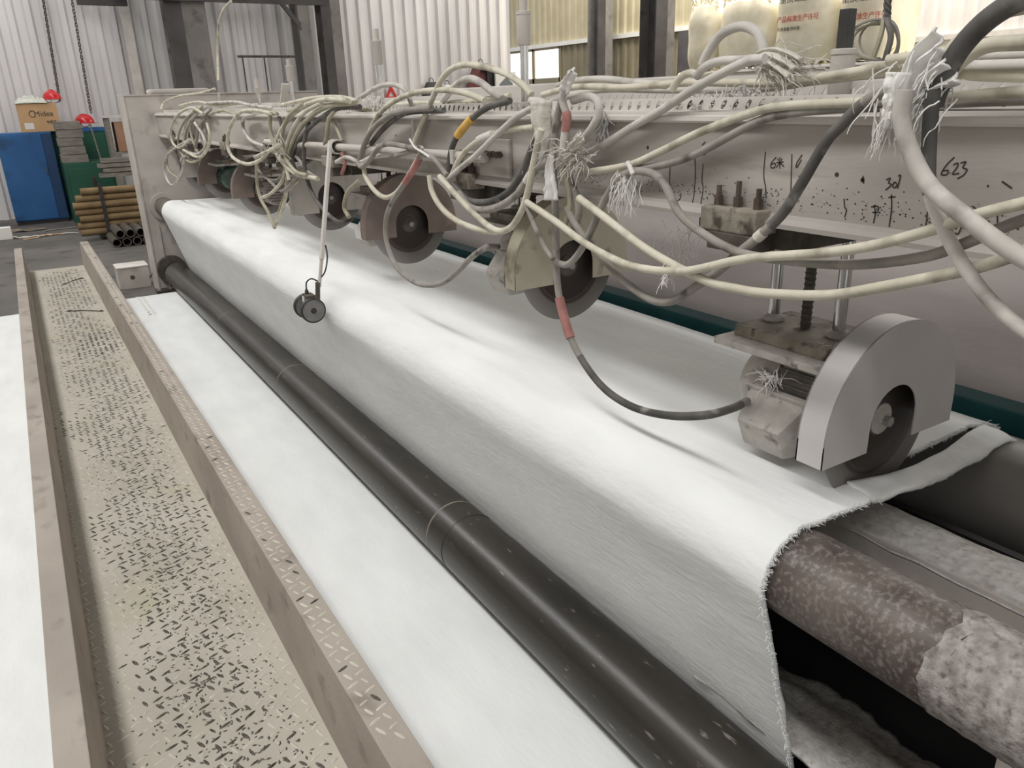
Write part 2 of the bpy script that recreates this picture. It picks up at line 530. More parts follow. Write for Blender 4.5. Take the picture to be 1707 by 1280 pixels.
fn_ = thing('machine_end_frame', (1.4, -.5, 0), 'grey steel end frame at the near end of the rollers beside the camera', 'machine frame')
MB().box((.9, -.42, .04), (2.1, -.40, 1.68)).build('side_plate', DUSTY, fn_, bevel=.003)
MB().box((.885, -.70, .0), (.9, -.39, 1.68)).build('edge_flange', DUSTY, fn_, bevel=.003)
MB().box((.885, -.70, 1.68), (2.1, -.39, 1.692)).build('top_plate', DUSTY, fn_, bevel=.002)
MB().box((.86, -.50, 0), (1.16, -.36, .025)).build('foot_plate', DARKM, fn_)
# press roller, low
t = thing('press_roller', (1.025, 4, .205), 'long black rubber roller pressing the web near the floor', 'roller')
pr = [(0, .02), (0, .06), (.05, .06), (.05, .1055)]
seam = 2.37
pr += [(seam, .1055), (seam + .002, .1075), (seam + .014, .1075), (seam + .016, .1055), (YF + .07, .1055), (YF + .07, .06), (YF + .38, .06)]
MB().lathe((1.025, -.38, .205), (0, 1, 0), pr, 48).build('roller_body', BLACKROLL, t, True)
for ys in (2.1, 3.9, 5.3):
    MB().lathe((1.025, ys, .205), (0, 1, 0), [(0, .1055), (.001, .1063), (.007, .1063), (.008, .1055)], 48).build('seam_ring', mat('dusty_seam', srgb(120, 114, 104)), t, True)
# guide roller under the fold
t = thing('guide_roller', (1.054, 4, .776), 'dusty brown steel roller carrying the fold of the web', 'roller')
MB().lathe((1.054, -.38, .776), (0, 1, 0), [(0, .03), (0, .084), (YF + .33, .084), (YF + .33, .05), (YF + .37, .05)], 48).build('roller_body', BROWNROLL, t, True)
m = MB().grid(40, 60, lambda a, q: (lambda ang, y: (1.054 + (.0865 + .002 * noise.noise((ang * 4, y * 60, 3))) * math.cos(ang), y + (.02 * noise.noise((ang * 3, 1.7, 0)) if q > .9 else 0), .776 + (.0865 + .002 * noise.noise((ang * 4, y * 60, 3))) * math.sin(ang)))(a * 2 * math.pi, .2 + q * .27))
m.build('lint_sleeve', mat('thin_grey_lint', srgb(134, 128, 124), srgb(172, 167, 163), 45, .98, 0, .3, 160, spec=.05, c3=srgb(104, 96, 91), c3scale=70, c3range=(.5, .72)), t, True)
# lint bar behind the guide roller
t = thing('support_beam', (1.38, 4, .7), 'lint-covered square beam between the two rollers', 'beam')
m = MB().grid(14, 300, lambda a, q: (1.31 + .15 * a + (.004 if 0 < a < 1 else 0) * noise.noise((a * 9, q * 90, 1)), -.36 + q * 7.98, .738 + .024 * math.sin(a * math.pi) ** .35 + .005 * noise.noise((a * 8, q * 120, 0))))
m.build('lint_cover', LINT, t, True)
MB().box((1.312, -.36, .60), (1.455, 7.62, .75)).build('beam_body', DUSTY, t, bevel=.008)
# rear roller
t = thing('support_roller', (1.76, 4, .70), 'smooth grey roller under the rear of the web', 'roller')
MB().lathe((1.76, -.38, .70), (0, 1, 0), [(0, .03), (0, .148), (YF + .33, .148), (YF + .33, .05), (YF + .37, .05)], 56).build('roller_body', STEELROLL, t, True)
# teal bar
t = thing('teal_cross_bar', (2.0, 4, .6), 'teal painted steel bar between the web and the wound roll', 'bar')
MB().box((1.97, -.38, .55), (2.05, 7.68, .835)).build('bar_body', TEAL, t, bevel=.004)
for y in (1.7, 3.6, 5.4):
    MB().box((1.967, y, .56), (1.9695, y + .012, .83)).build('weld_seam', mat('teal_seam', srgb(70, 112, 112)), t)
for y in (-.3, 7.2):
    MB().box((1.98, y, 0), (2.04, y + .1, .55)).build('leg', TEAL, t, bevel=.004)
# finished sheet climbing over the lift roller
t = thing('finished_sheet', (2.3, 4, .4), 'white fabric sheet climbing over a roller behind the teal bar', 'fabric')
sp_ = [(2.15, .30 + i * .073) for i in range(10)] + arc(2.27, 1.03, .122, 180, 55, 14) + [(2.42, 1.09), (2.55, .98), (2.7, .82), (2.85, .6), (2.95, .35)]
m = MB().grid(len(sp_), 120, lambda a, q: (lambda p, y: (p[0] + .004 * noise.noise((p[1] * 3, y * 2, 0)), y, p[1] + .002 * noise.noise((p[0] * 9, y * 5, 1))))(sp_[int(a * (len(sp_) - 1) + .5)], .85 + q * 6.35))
m.build('sheet', mat('shaded_white_fabric', srgb(142, 135, 132), srgb(158, 150, 147), 5, .95, 0, .1, 50, (1, .35, 1), spec=.1), t, True, solid=.008)  # same white fabric, greyed in colour to imitate shade behind the beam
t = thing('lift_roller', (2.27, 4, 1.03), 'grey roller inside the climbing fabric sheet', 'roller')
MB().cyl((2.27, .6, 1.03), (2.27, YF - .01, 1.03), .115, n=40).build('roller_body', STEELROLL, t, True)
MB().box((2.2, .5, 0), (2.34, .6, 1.1)).build('stand', DUSTY, t)
# black sheets added to stand for the shade under the machine
t = thing('void_shade_sheets', (1.55, 4, 0), 'black sheets added to darken the gap below the rollers', 'shade sheet')
MB().box((1.16, -.38, .02), (1.96, 7.6, .06)).build('shade_floor', VOIDBLACK, t)
MB().box((1.90, -.38, .06), (1.96, 7.6, .54)).build('shade_wall', VOIDBLACK, t)
MB().box((1.48, -.38, .06), (1.50, 7.6, .74)).build('shade_baffle', VOIDBLACK, t)
# near bearing block
t = thing('bearing_block', (1.12, .25, .55), 'pale dusty bearing block at the near end of the brown roller', 'bearing block')
MB().box((1.03, .12, 0), (1.40, .375, .70)).build('block_body', PALE, t, bevel=.008)
MB().cyl((1.1, .33, .70), (1.1, .33, .715), .012, n=6).build('bolt', BOLT, t)

# ================================================================== FABRIC WEB
ZW = .1                       # level of the web above the floor
prof = [(-2.4 + i * .2, ZW) for i in range(17)]
prof += [(.86, ZW), (.92, ZW), (.97, ZW)]
prof += arc(1.025, .205, .108, -90, -10, 8)
a_top = arc(1.054, .776, .098, 190, 90, 14)
p0, p1 = prof[-1], a_top[0]
prof += [(p0[0] + (p1[0] - p0[0]) * i / 14, p0[1] + (p1[1] - p0[1]) * i / 14) for i in range(1, 14)]
prof += a_top
prof += [(1.054 + (1.76 - 1.054) * i / 22, .874 - .010 * math.sin(i / 22 * math.pi)) for i in range(1, 22)]
prof += arc(1.76, .70, .162, 88, -20, 12)
prof += [(1.905, .5), (1.90, .3)]
NP, NY = len(prof), 240
YE0, YE1 = .752, 7.17


def near_edge(x, z):
    if z > .8 and x > 1.265:
        return .832
    return YE0


vs, fs = [], []
for i, (x, z) in enumerate(prof):
    nx = prof[min(i + 1, NP - 1)][0] - prof[max(i - 1, 0)][0]
    nz = prof[min(i + 1, NP - 1)][1] - prof[max(i - 1, 0)][1]
    l = math.hypot(nx, nz)
    nn = Vector((-nz / l, 0, nx / l))
    ye = near_edge(x, z)
    for j in range(NY):
        q = (j / (NY - 1)) ** 1.35
        y = ye + (YE1 - ye) * q
        if j == 0:
            y += .006 * noise.noise((i * .9, 3, 1)) + .004 * noise.noise((i * 2.3, 8, 1))
        s = i * .06
        d = .0035 * noise.noise((s * 3, y * 1.6, 0)) + .0015 * noise.noise((s * 14, y * 3, 5)) + .0008 * noise.noise((s * 40, y * 18, 2))
        if .1 < z < .87 and x < 1.14:      # faint cross-wrinkles where it bends
            d += .0012 * noise.noise((x * 8, y * 26, z * 3))
        vs.append(Vector((x, y, z)) + nn * d)
for i in range(NP - 1):
    for j in range(NY - 1):
        fs.append((i * NY + j, i * NY + j + 1, (i + 1) * NY + j + 1, (i + 1) * NY + j))
t = thing('fabric_web', (1.0, 4, 0), 'wide white fibre web running under the walkway and over the rollers', 'fabric')
MB().add(vs, fs).build('web_sheet', FABRIC, t, True, solid=.010)
# lint along the cut near edge
m = MB()
rnd = random.Random(3)
for i, (x, z) in enumerate(prof):
    if x < .9 or z < .15:
        continue
    x2, z2 = prof[min(i + 1, NP - 1)]
    for k in range(16):
        f = rnd.random()
        p = Vector((x + (x2 - x) * f, near_edge(x, z) + rnd.uniform(-.002, .004), z + (z2 - z) * f - rnd.uniform(0, .008)))
        d = Vector((rnd.gauss(0, .8), -1, rnd.gauss(-.2, .7))).normalized()
        L = rnd.uniform(.004, .014)
        pts = [p]
        for q in range(3):
            d = (d + Vector((rnd.gauss(0, .5), rnd.gauss(0, .3), rnd.gauss(-.1, .5)))).normalized()
            pts.append(pts[-1] + d * L / 3)
        m.tube(pts, [.0007, .0007, .0006, .0003], 3, False)
o = m.build('edge_lint', FABRIC, t)
o['kind'] = 'stuff'
# trim strip cut off by the near saw
t = thing('trim_strip', (1.5, .78, .86), 'narrow cut-off strip of web beyond the near saw blade', 'fabric strip')
def trimf(a, q):
    x = 1.262 + .60 * a
    z = .872 - .022 * math.sin(min(a, .8) / .8 * math.pi) - (max(a - .8, 0) * 1.1) ** 2 * 3 + .004 * noise.noise((a * 8, q * 3, 2))
    y0 = .752 + .005 * noise.noise((a * 9, 0, 4)) + .003 * noise.noise((a * 60, 0, 4))
    y1 = .816 - .010 * math.sin(min(a * 1.4, 1) * math.pi)
    return (x, y0 + (y1 - y0) * q, z - .012 * (1 - q))
MB().grid(60, 8, trimf).build('strip_sheet', FABRIC, t, True, solid=.009)
# lint sheet lying low beside the press roller
t = thing('lint_scrap', (1.2, .7, .3), 'ragged grey scrap of lint lying low beside the press roller', 'fabric scrap')
def scrapf(a, q):
    y = .40 + .62 * a
    e = 1.335 + .03 * noise.noise((a * 6, 0, 1)) + .02 * noise.noise((a * 19, 0, 2)) - .10 * max(0, a - .75) * 4
    x = 1.09 + (e - 1.09) * q
    return (x, y, .36 + .02 * noise.noise((a * 4, q * 4, 0)) - .05 * q * q - .02 * (1 - q))
MB().grid(40, 24, scrapf).build('scrap_sheet', LINT, t, True, solid=.012)

# ================================================================== WALKWAY
WZ, KZ = .35, .55
t = thing('walkway_bridge', (.11, 4, 0), 'narrow steel walkway of diamond tread plate with side kerbs', 'walkway')
X0, X1 = -.160, .387
MB().box((X0 + .01, .2, WZ - .012), (X1 - .01, 7.62, WZ)).build('deck_plate', WALK, t)
def kerb(xo, xi, sgn):
    # folded plate: flat top, thin inner wall, outer lip
    ol = [(xo, KZ - .045), (xo, KZ), (xi, KZ), (xi + sgn * .012, WZ - .01), (xi + sgn * .006, WZ - .01), (xi - sgn * .006, KZ - .006), (xo + sgn * .005, KZ - .006), (xo + sgn * .005, KZ - .045)]
    return MB().prism(ol, 'y', .2, 7.62)
kerb(X0, X0 + .055, 1).build('kerb', KERB, t, bevel=.0025)
kerb(X1, X1 - .062, -1).build('kerb', KERB, t, bevel=.0025)
for y in (7.3, 7.45):
    MB().box((X0 + .06, y, WZ - .04), (X1 - .06, y + .03, WZ - .012)).build('cross_member', KERB, t)
for y in (7.5,):
    for x in (X0 + .01, X1 - .05):
        MB().box((x, y, 0), (x + .04, y + .04, WZ - .012)).build('support_leg', KERB, t)
# tread lugs
lens = MB()
n = 8
vsl = [(0, 0, .0026)] + [(.0140 * math.cos(2 * math.pi * i / n), .0040 * math.sin(2 * math.pi * i / n) , 0) for i in range(n)]
lens.add(vsl, [(0, 1 + i, 1 + (i + 1) % n) for i in range(n)])
lug_d = lens.mesh('tread_lug', LUG_DARK)
lug_p = lens.mesh('tread_lug', LUG_PALE)
spots = []
pit = .0275
rnd = random.Random(11)
ny = int(6.9 / pit)
for j in range(ny):
    for i in range(16):
        x = -.088 + i * pit + rnd.uniform(-.002, .002)
        y = .60 + j * pit + rnd.uniform(-.002, .002)
        if x > X1 - .075 or x < X0 + .07:
            continue
        ang = (R(22) if (i + j) % 2 else R(112)) + rnd.uniform(-.12, .12)
        if rnd.random() < .10:
            continue
        c = 1 - abs((x - .13) / .25)
        wear = .5 + .5 * noise.noise((x * 7, y * 2.2, 0)) + .25 * noise.noise((x * 30, y * 30, 2))
        dark = c * .95 + wear * 1.0 > .95 and rnd.random() < .74
        spots.append((y, x, ang, dark, WZ + .0002))
for j in range(ny):
    for i in range(2):
        spots.append((.50 + j * pit, X1 - .045 + i * .024, R(22) if (i + j) % 2 else R(112), rnd.random() < .06, KZ + .0002))
spots.sort(key=lambda s: s[0] + abs(s[1] - .15))
near, far = spots[:300], spots[300:]
def lug_m(s):
    k = .72 + .32 * abs(math.sin(s[0] * 91 + s[1] * 57))
    return Matrix.Translation((s[1], s[0], s[4])) @ Matrix.Rotation(s[2], 4, 'Z') @ Matrix.Diagonal((k, k, 1, 1))
for s in near:
    o = bpy.data.objects.new('tread_lug', lug_d if s[3] else lug_p)
    col.objects.link(o)
    o.parent = t
    o.matrix_parent_inverse = Matrix.Translation(-t.location)
    o.matrix_local = lug_m(s)
for flag, mt in ((True, LUG_DARK), (False, LUG_PALE)):
    m = MB()
    for s in far:
        if s[3] == flag:
            mm = lug_m(s)
            k = 1.0
            m.add([mm @ (Vector(q) * k) for q in vsl], [(0, 1 + i, 1 + (i + 1) % n) for i in range(n)])
    m.build('tread_lug_field', mt, t)['kind'] = 'stuff'
# rust chips along deck: dark specks between lugs
m = MB()
for k in range(4200):
    y = .75 + 6.6 * rnd.random() ** 1.7
    x = rnd.gauss(.14, .085)
    if not (-.05 < x < .30):
        continue
    a = rnd.uniform(0, 6.28)
    l = rnd.uniform(.003, .007)
    mm = Matrix.Translation((x, y, WZ + .0006)) @ Matrix.Rotation(a, 4, 'Z')
    m.add([mm @ Vector(q) for q in ((-l, 0, 0), (0, -l * .4, 0), (l, 0, 0), (.2 * l, l * .5, 0), (0, 0, .0008))], [(0, 1, 4), (1, 2, 4), (2, 3, 4), (3, 0, 4)])
m.build('paint_chip', LUG_DARK, t)['kind'] = 'stuff'

def wire_hook(name, a, b, r, label):
    m = MB()
    d = (b - a).normalized()
    s = d.cross(Vector((0, 0, 1)))
    def loop(c, dr):
        return [c + dr * (.014 * (1 - math.cos(q))) + s * (.012 * math.sin(q)) for q in [i * 2 * math.pi / 12 for i in range(12)]]
    m.tube([p + Vector((0, 0, r)) for p in loop(a, -d)[::-1] + [a, a + (b - a) * .5 + Vector((0, 0, .004)), b] + loop(b, d)], r, 6)
    return tag(m.build(name, DARKM), label, 'wire')
wire_hook('wire_hook', atz(119, 519, WZ), atz(165, 519, WZ), .0032, 'bent steel wire with looped ends lying across the walkway')
wire_hook('wire_hook', atz(110, 473, WZ), atz(134, 465, WZ), .0032, 'short looped wire lying near the far end of the walkway')

# ================================================================== SAW BEAM
XB = 1.12                                # front face of the beam
t = BEAMT = thing('saw_beam', (1.35, 4, 1.5), 'long grey steel beam carrying the saws, covered with marker notes', 'beam')
MB().box((XB, -.38, 1.392), (XB + .012, YF - .03, 1.545)).build('face_plate', BEAM, t)
MB().prism([(XB, 1.395), (XB - .004, 1.388), (XB - .014, 1.380), (XB - .014, 1.372), (XB + .16, 1.372), (XB + .16, 1.380), (XB + .012, 1.395)], 'y', -.38, YF - .03).build('bottom_flange', BEAM, t)
MB().prism([(XB - .008, 1.545), (XB - .012, 1.549), (XB - .012, 1.557), (XB - .006, 1.559), (XB - .006, 1.565), (XB + .18, 1.565), (XB + .18, 1.545)], 'y', -.38, YF - .03).build('top_flange', PALE, t)
MB().box((1.50, -.38, 1.372), (1.512, YF - .03, 1.545)).build('rear_plate', BEAM, t)
MB().box((1.40, -.38, 1.545), (1.62, YF - .03, 1.565)).build('rear_flange', PALE, t)
for px, py in ((1080, 246), (1395, 291), (660, 226), (1438, 300)):
    p = atx(px, py, XB)
    MB().cyl((XB - .0006, p.y, p.z), (XB + .002, p.y, p.z), .0036, n=14).build('bolt_hole', MARKER, t)
p = atx(835, 260, XB)
MB().box((XB - .012, p.y - .06, p.z - .055), (XB - .0005, p.y + .10, p.z + .045)).build('clamp_plate', BEAM, t, bevel=.003)
for k in range(3):
    MB().cyl((XB - .028, p.y - .02 + k * .035, p.z + .005), (XB - .012, p.y - .02 + k * .035, p.z + .005), .009, n=6).build('bolt', BOLT, t)
MB().cyl((XB - .02, p.y - .035, p.z + .005), (XB - .02, p.y + .07, p.z + .005), .005, n=8).build('bolt', BOLT, t)

# marker pen notes on the beam face
NOTES = [
    [(1117, 277), (1116, 300), (1117, 322)], [(1158, 259), (1159, 290), (1157, 322), (1154, 338)], [(1172, 273), (1170, 300), (1172, 315), (1168, 340)],
    [(1135, 322), (1134, 330), (1129, 336)], [(1170, 242), (1176, 236)], [(1166, 254), (1172, 258), (1176, 255), (1170, 251), (1166, 256)],
    [(1276, 253), (1273, 290), (1276, 312), (1277, 330)], [(1320, 257), (1319, 290), (1318, 324)],
    [(1294, 262), (1286, 271), (1285, 279), (1291, 279), (1292, 272), (1286, 274)],
    [(1300, 262), (1300, 281)], [(1294, 271), (1306, 270)], [(1296, 264), (1298, 268)], [(1304, 264), (1302, 268)], [(1300, 271), (1294, 279)], [(1300, 271), (1307, 278)],
    [(1337, 258), (1328, 272), (1328, 279), (1336, 266)], [(1331, 293), (1334, 296), (1329, 301)],
    [(1439, 293), (1438, 299), (1440, 306)],
    [(1477, 300), (1484, 297), (1481, 305), (1486, 308), (1476, 317)], [(1491, 303), (1488, 310), (1492, 313), (1495, 307), (1491, 303)], [(1497, 294), (1501, 293), (1496, 314)],
    [(1486, 324), (1486, 350), (1482, 378)], [(1481, 329), (1493, 328)], [(1457, 342), (1459, 355), (1456, 372)], [(1452, 345), (1463, 344), (1463, 353), (1454, 354)],
    [(1407, 331), (1408, 345), (1411, 350), (1408, 362)], [(1546, 352), (1544, 372), (1540, 384)],
    [(1591, 262), (1578, 275), (1569, 290), (1578, 291), (1580, 284), (1572, 285)], [(1583, 288), (1584, 289)],
    [(1589, 275), (1596, 272), (1596, 278), (1588, 290), (1599, 289)], [(1601, 272), (1610, 270), (1605, 279), (1612, 283), (1606, 292), (1596, 298)],
    [(1670, 302), (1687, 314)], [(1603, 339), (1604, 353), (1620, 355)], [(1622, 344), (1630, 353), (1618, 361)],
    [(1646, 308), (1648, 312)], [(1662, 340), (1663, 376)], [(1655, 350), (1674, 346)], [(1603, 378), (1597, 390), (1592, 388)], [(1618, 395), (1620, 388), (1625, 394)],
]
for st in NOTES:
    pts = spline([atx(a, b, XB - .0006) for a, b in st], 5) if len(st) > 2 else [atx(a, b, XB - .0006) for a, b in st]
    m = MB()
    vs = []
    wd = .0011
    for k, q in enumerate(pts):
        d = pts[min(k + 1, len(pts) - 1)] - pts[max(k - 1, 0)]
        d = Vector((0, d.y, d.z)).normalized()
        sd = Vector((0, -d.z, d.y)) * wd
        q = Vector((XB - .0006, q.y, q.z))
        vs += [q + sd, q - sd]
    m.add(vs, [(2 * k, 2 * k + 1, 2 * k + 3, 2 * k + 2) for k in range(len(pts) - 1)])
    m.build('marker_note', MARKER, t)
# grime specks along the lower face
m = MB()
rnd = random.Random(21)
for k in range(900):
    y = .45 + 2.3 * rnd.random() ** 1.6
    z = 1.418 + abs(rnd.gauss(0, .018)) - .02 * rnd.random()
    s = rnd.uniform(.0006, .0022)
    m.add([(XB - .0005, y - s, z), (XB - .0005, y, z - s * .8), (XB - .0005, y + s, z), (XB - .0005, y, z + s * .7)], [(0, 1, 2, 3)])
m.build('grime_speck', MARKER, t)['kind'] = 'stuff'


def slotted(y0, y1, x, z0, z1, pitch, hw, hh, lean, ax='v'):
    """perforated strip in the plane x (or, ax='h', lying flat from x to x+(z1-z0) at height z0)"""
    m = MB()
    h = z1 - z0
    k = 8
    y = y0
    while y < y1 - pitch * .5:
        ring = []
        for i in range(k):
            a = 2 * math.pi * (i + .5) / k
            v = hh * math.sin(a)
            ring.append((pitch / 2 + hw * math.cos(a) + lean * v, h / 2 + v))
        outer = [(pitch, h), (pitch / 2, h), (0, h), (0, h / 2), (0, 0), (pitch / 2, 0), (pitch, 0), (pitch, h / 2)]
        outer = outer[-1:] + outer[:-1]
        pts = ring + outer
        vs = [((x, y + u, z0 + v) if ax == 'v' else (x + v, y + u, z0)) for u, v in pts]
        m.add(vs, [(i, (i + 1) % k, k + (i + 1) % k, k + i) for i in range(k)])
        y += pitch
    return m


t = thing('cable_tray', (1.3, 4, 1.57), 'perforated steel cable tray on top of the saw beam', 'cable tray')
slotted(-.36, 7.4, XB + .03, 1.565, 1.589, .030, .006, .009, -.55).build('slotted_side', PALE, t, solid=.0015)
MB().box((XB + .005, -.36, 1.563), (XB + .03, 7.4, 1.567)).build('tray_lip', PALE, t)
slotted(-.36, 7.4, 1.15, 1.589, 1.66, .036, .008, .02, -.3, 'h').build('slotted_floor', PALE, t, solid=.0015)
slotted(-.36, 7.4, 1.36, 1.572, 1.610, .030, .006, .0085, -.35).build('slotted_side', PALE, t, solid=.0015)
MB().box((1.36, -.36, 1.610), (1.385, 7.4, 1.616)).build('tray_lip', PALE, t)
for y in (1.3, 2.5, 3.7, 4.9, 6.1):
    MB().box((1.15, y, 1.566), (1.62, y + .03, 1.572)).build('tray_bracket', PALE, t)
t = thing('trunking', (1.5, 2, 1.6), 'smooth pale metal trunking lying behind the cable tray', 'trunking')
MB().box((1.47, -.36, 1.575), (1.56, 2.95, 1.640)).build('trunking_body', PALE, t, bevel=.004)
MB().box((1.465, -.36, 1.640), (1.565, 1.45, 1.646)).build('trunking_lid', PALE, t, bevel=.002)

# conduit pipe carried in front of the beam
t = thing('conduit_pipe', (XB - .03, 2.6, 1.44), 'grey round pipe clamped along the front of the beam', 'pipe')
MB().cyl((XB - .03, 1.90, 1.449), (XB - .03, 4.1, 1.430), .014, n=16).build('pipe_body', DUSTY, t, True)
MB().cyl((XB - .03, 3.05, 1.4392), (XB - .03, 3.09, 1.4388), .019, n=16).build('pipe_collar', DARKM, t, True)
for y in (2.05, 2.6, 3.9):
    MB().box((XB - .05, y, 1.425), (XB, y + .02, 1.465)).build('pipe_clip', DUSTY, t, bevel=.002)

# ================================================================== SAWS
HX = 1.345


def guard_outline(R_, dn, sl, st, slot=True):
    pts = [(-R_, -dn)] + [(-p[0], p[1]) for p in arc(0, 0, R_, 0, 180, 48)] + [(R_, -dn)]
    if slot:
        pts += [(sl, -dn)] + arc(0, st, sl, 0, 180, 14) + [(-sl, -dn)]
    return pts


def blade_mat():
    if 'saw_blade_steel' in MATS:
        return MATS['saw_blade_steel']
    m = mat('saw_blade_steel', srgb(120, 116, 114), rough=.38, metal=.55)
    nt = m.node_tree
    N, L = nt.nodes, nt.links
    tc = N.new('ShaderNodeTexCoord')
    sp = N.new('ShaderNodeSeparateXYZ')
    L.new(tc.outputs['Object'], sp.inputs[0])
    cb = N.new('ShaderNodeCombineXYZ')
    L.new(sp.outputs[0], cb.inputs[0])
    L.new(sp.outputs[2], cb.inputs[1])
    ln = N.new('ShaderNodeVectorMath')
    ln.operation = 'LENGTH'
    L.new(cb.outputs[0], ln.inputs[0])
    cr = N.new('ShaderNodeValToRGB')
    e = cr.color_ramp.elements
    e[0].position, e[0].color = .0, (*srgb(120, 114, 110), 1)
    e[1].position, e[1].color = 1.0, (*srgb(138, 134, 132), 1)
    for p, c in ((.18, (112, 106, 102)), (.22, (70, 62, 58)), (.60, (62, 54, 50)), (.64, (84, 76, 72)), (.68, (66, 58, 54)), (.73, (120, 114, 110))):
        q = cr.color_ramp.elements.new(p)
        q.color = (*srgb(*c), 1)
    mr = N.new('ShaderNodeMath')
    mr.operation = 'DIVIDE'
    mr.inputs[1].default_value = .17
    L.new(ln.outputs['Value'], mr.inputs[0])
    L.new(mr.outputs[0], cr.inputs[0])
    L.new(cr.outputs[0], N['Principled BSDF'].inputs['Base Color'])
    return m


def saw(y, hz, label, s=1, gm=GUARD, mm=MOTOR, Rg=.205, dn=.045, dirty=False, box=1, plate_tilt=0):
    """circular saw unit; hub at (HX, y, hz); s=+1 motor on the far side of the blade, -1 on the near side"""
    C = Vector((HX, y, hz))
    t = thing('circular_saw', C, label, 'circular saw', 'circular saws hanging under the beam')
    Lc = lambda o: (setattr(o, 'location', C - t.location), o)[1]

    def put(m, name, mt, parent=t, **k):
        o = m.build(name, mt, None, **k)
        o.parent = parent                # local coordinates about the hub
        return o
    sl, st = .073, .005
    g = MB()
    ya, yb = -.030, .030
    out = guard_outline(Rg, dn, sl, st)
    g.prism(out, 'y', ya, ya + .003)
    g.prism(guard_outline(Rg, dn, sl, st), 'y', yb - .003, yb)
    rim = [(-Rg, -dn)] + [(-p[0], p[1]) for p in arc(0, 0, Rg, 0, 180, 48)] + [(Rg, -dn)]
    inner = [(p[0] * .985, p[1] * .985 if p[1] > -dn + .001 else p[1]) for p in rim]
    n = len(rim)
    vs = [(p[0], ya, p[1]) for p in rim] + [(p[0], yb, p[1]) for p in rim] + [(p[0], ya, p[1]) for p in inner] + [(p[0], yb, p[1]) for p in inner]
    fs = [(i, i + 1, n + i + 1, n + i) for i in range(n - 1)] + [(2 * n + i, 3 * n + i, 3 * n + i + 1, 2 * n + i + 1) for i in range(n - 1)]
    g.add(vs, fs)
    gd = put(g, 'guard', gm, smooth=True)
    put(MB().lathe((0, -.0015, 0), (0, 1, 0), [(0, .012), (0, .166), (.0012, .168), (.0018, .168), (.003, .166), (.003, .012)], 72), 'blade', blade_mat(), smooth=True)
    put(MB().lathe((0, -.016, 0), (0, 1, 0), [(0, .008), (.004, .012), (.004, .018), (.010, .032), (.032, .032), (.032, .01)], 28), 'arbor_flange', LINTMETAL if y < 1 else DARKM, smooth=True)
    put(MB().cyl((0, -.026, 0), (0, -.014, 0), .011, n=6), 'arbor_nut', STEELROLL)
    # motor
    def Y(q):
        return q * s
    b = MB().lathe((0, Y(.032), 0), (0, s, 0), [(0, .03), (0, .055), (.012, .068), (.03, .070), (.18, .070), (.185, .066)], 36)
    mo = put(b, 'motor_body', mm, smooth=True)
    f = MB()
    for i in range(30):
        a = 2 * math.pi * i / 30
        rot = Matrix.Rotation(a, 4, 'Y')
        lo, hi = sorted((Y(.07), Y(.205)))
        f.box((.066, lo, -.0016), (.080, hi, .0016), rot)
    o = f.build('cooling_fins', mm, None)
    o.parent = mo
    put(MB().lathe((0, Y(.21), 0), (0, s, 0), [(0, .078), (.004, .080), (.07, .080), (.085, .072), (.088, .05), (.090, 0)], 36), 'fan_cover', mm if dirty else LINTMETAL, smooth=True)
    if s < 0:
        fg = MB()
        for i in range(-3, 4):
            w2 = math.sqrt(max(.062 ** 2 - (i * .017) ** 2, 0))
            fg.box((-w2, Y(.3015), i * .017 - .003), (w2, Y(.2985), i * .017 + .003))
        put(fg, 'fan_grille', DARKM)
        for i in range(12):
            rot = Matrix.Rotation(2 * math.pi * i / 12, 4, 'Y')
            put(MB().box((.079, min(Y(.225), Y(.265)), -.006), (.0815, max(Y(.225), Y(.265)), .006), rot), 'vent_slot', BLACKM)
    # terminal box on the machine-front side of the motor
    if box:
        tm = Matrix.Rotation(R(-15), 4, 'Y')
        bm_ = MB()
        ca = [Vector((-.078, Y(.085), -.062)), Vector((-.078, Y(.235), -.062)), Vector((-.078, Y(.235), .048)), Vector((-.078, Y(.085), .048))]
        cb_ = [Vector((-.10, Y(.085), -.064)), Vector((-.10, Y(.235), -.064)), Vector((-.10, Y(.235), .048)), Vector((-.10, Y(.085), .048))]
        cc = [Vector((-.160, Y(.105), -.056)), Vector((-.160, Y(.212), -.056)), Vector((-.170, Y(.212), .012)), Vector((-.170, Y(.105), .012))]
        cv = [tm @ q for q in ca + cb_ + cc]
        bm_.add(cv, [(0, 1, 2, 3), (8, 11, 10, 9)] + [(i, (i + 1) % 4, 4 + (i + 1) % 4, 4 + i) for i in range(4)] + [(4 + i, 4 + (i + 1) % 4, 8 + (i + 1) % 4, 8 + i) for i in range(4)])
        tb = put(bm_, 'terminal_box', LINTMETAL, bevel=.006, smooth=True)
        fl_ = MB().box((-.104, min(Y(.078), Y(.242)), -.069), (-.098, max(Y(.078), Y(.242)), .056), tm)
        o = fl_.build('box_flange', LINTMETAL, None, bevel=.002)
        o.parent = tb
        for yy, zz in ((.086, .048), (.234, .048), (.086, -.060), (.234, -.060)):
            q = tm @ Vector((-.104, Y(yy), zz))
            q2 = tm @ Vector((-.110, Y(yy), zz))
            o = MB().cyl(q, q2, .005, n=8).build('screw', STEELROLL, None)
            o.parent = tb
    # mounting plates
    lo, hi = sorted((Y(.055), Y(.33)))
    put(MB().box((-.125, lo, .098), (.11, hi, .114)), 'mount_plate', LINTMETAL, bevel=.002)
    lo, hi = sorted((Y(.075), Y(.31)))
    put(MB().box((-.085, lo, .114), (.10, hi, .138)), 'slide_plate', GRIME, bevel=.003)
    put(MB().box((-.05, min(Y(.08), Y(.2)), .062), (.05, max(Y(.08), Y(.2)), .098)), 'motor_foot', mm, bevel=.003)
    top = 1.345 - hz
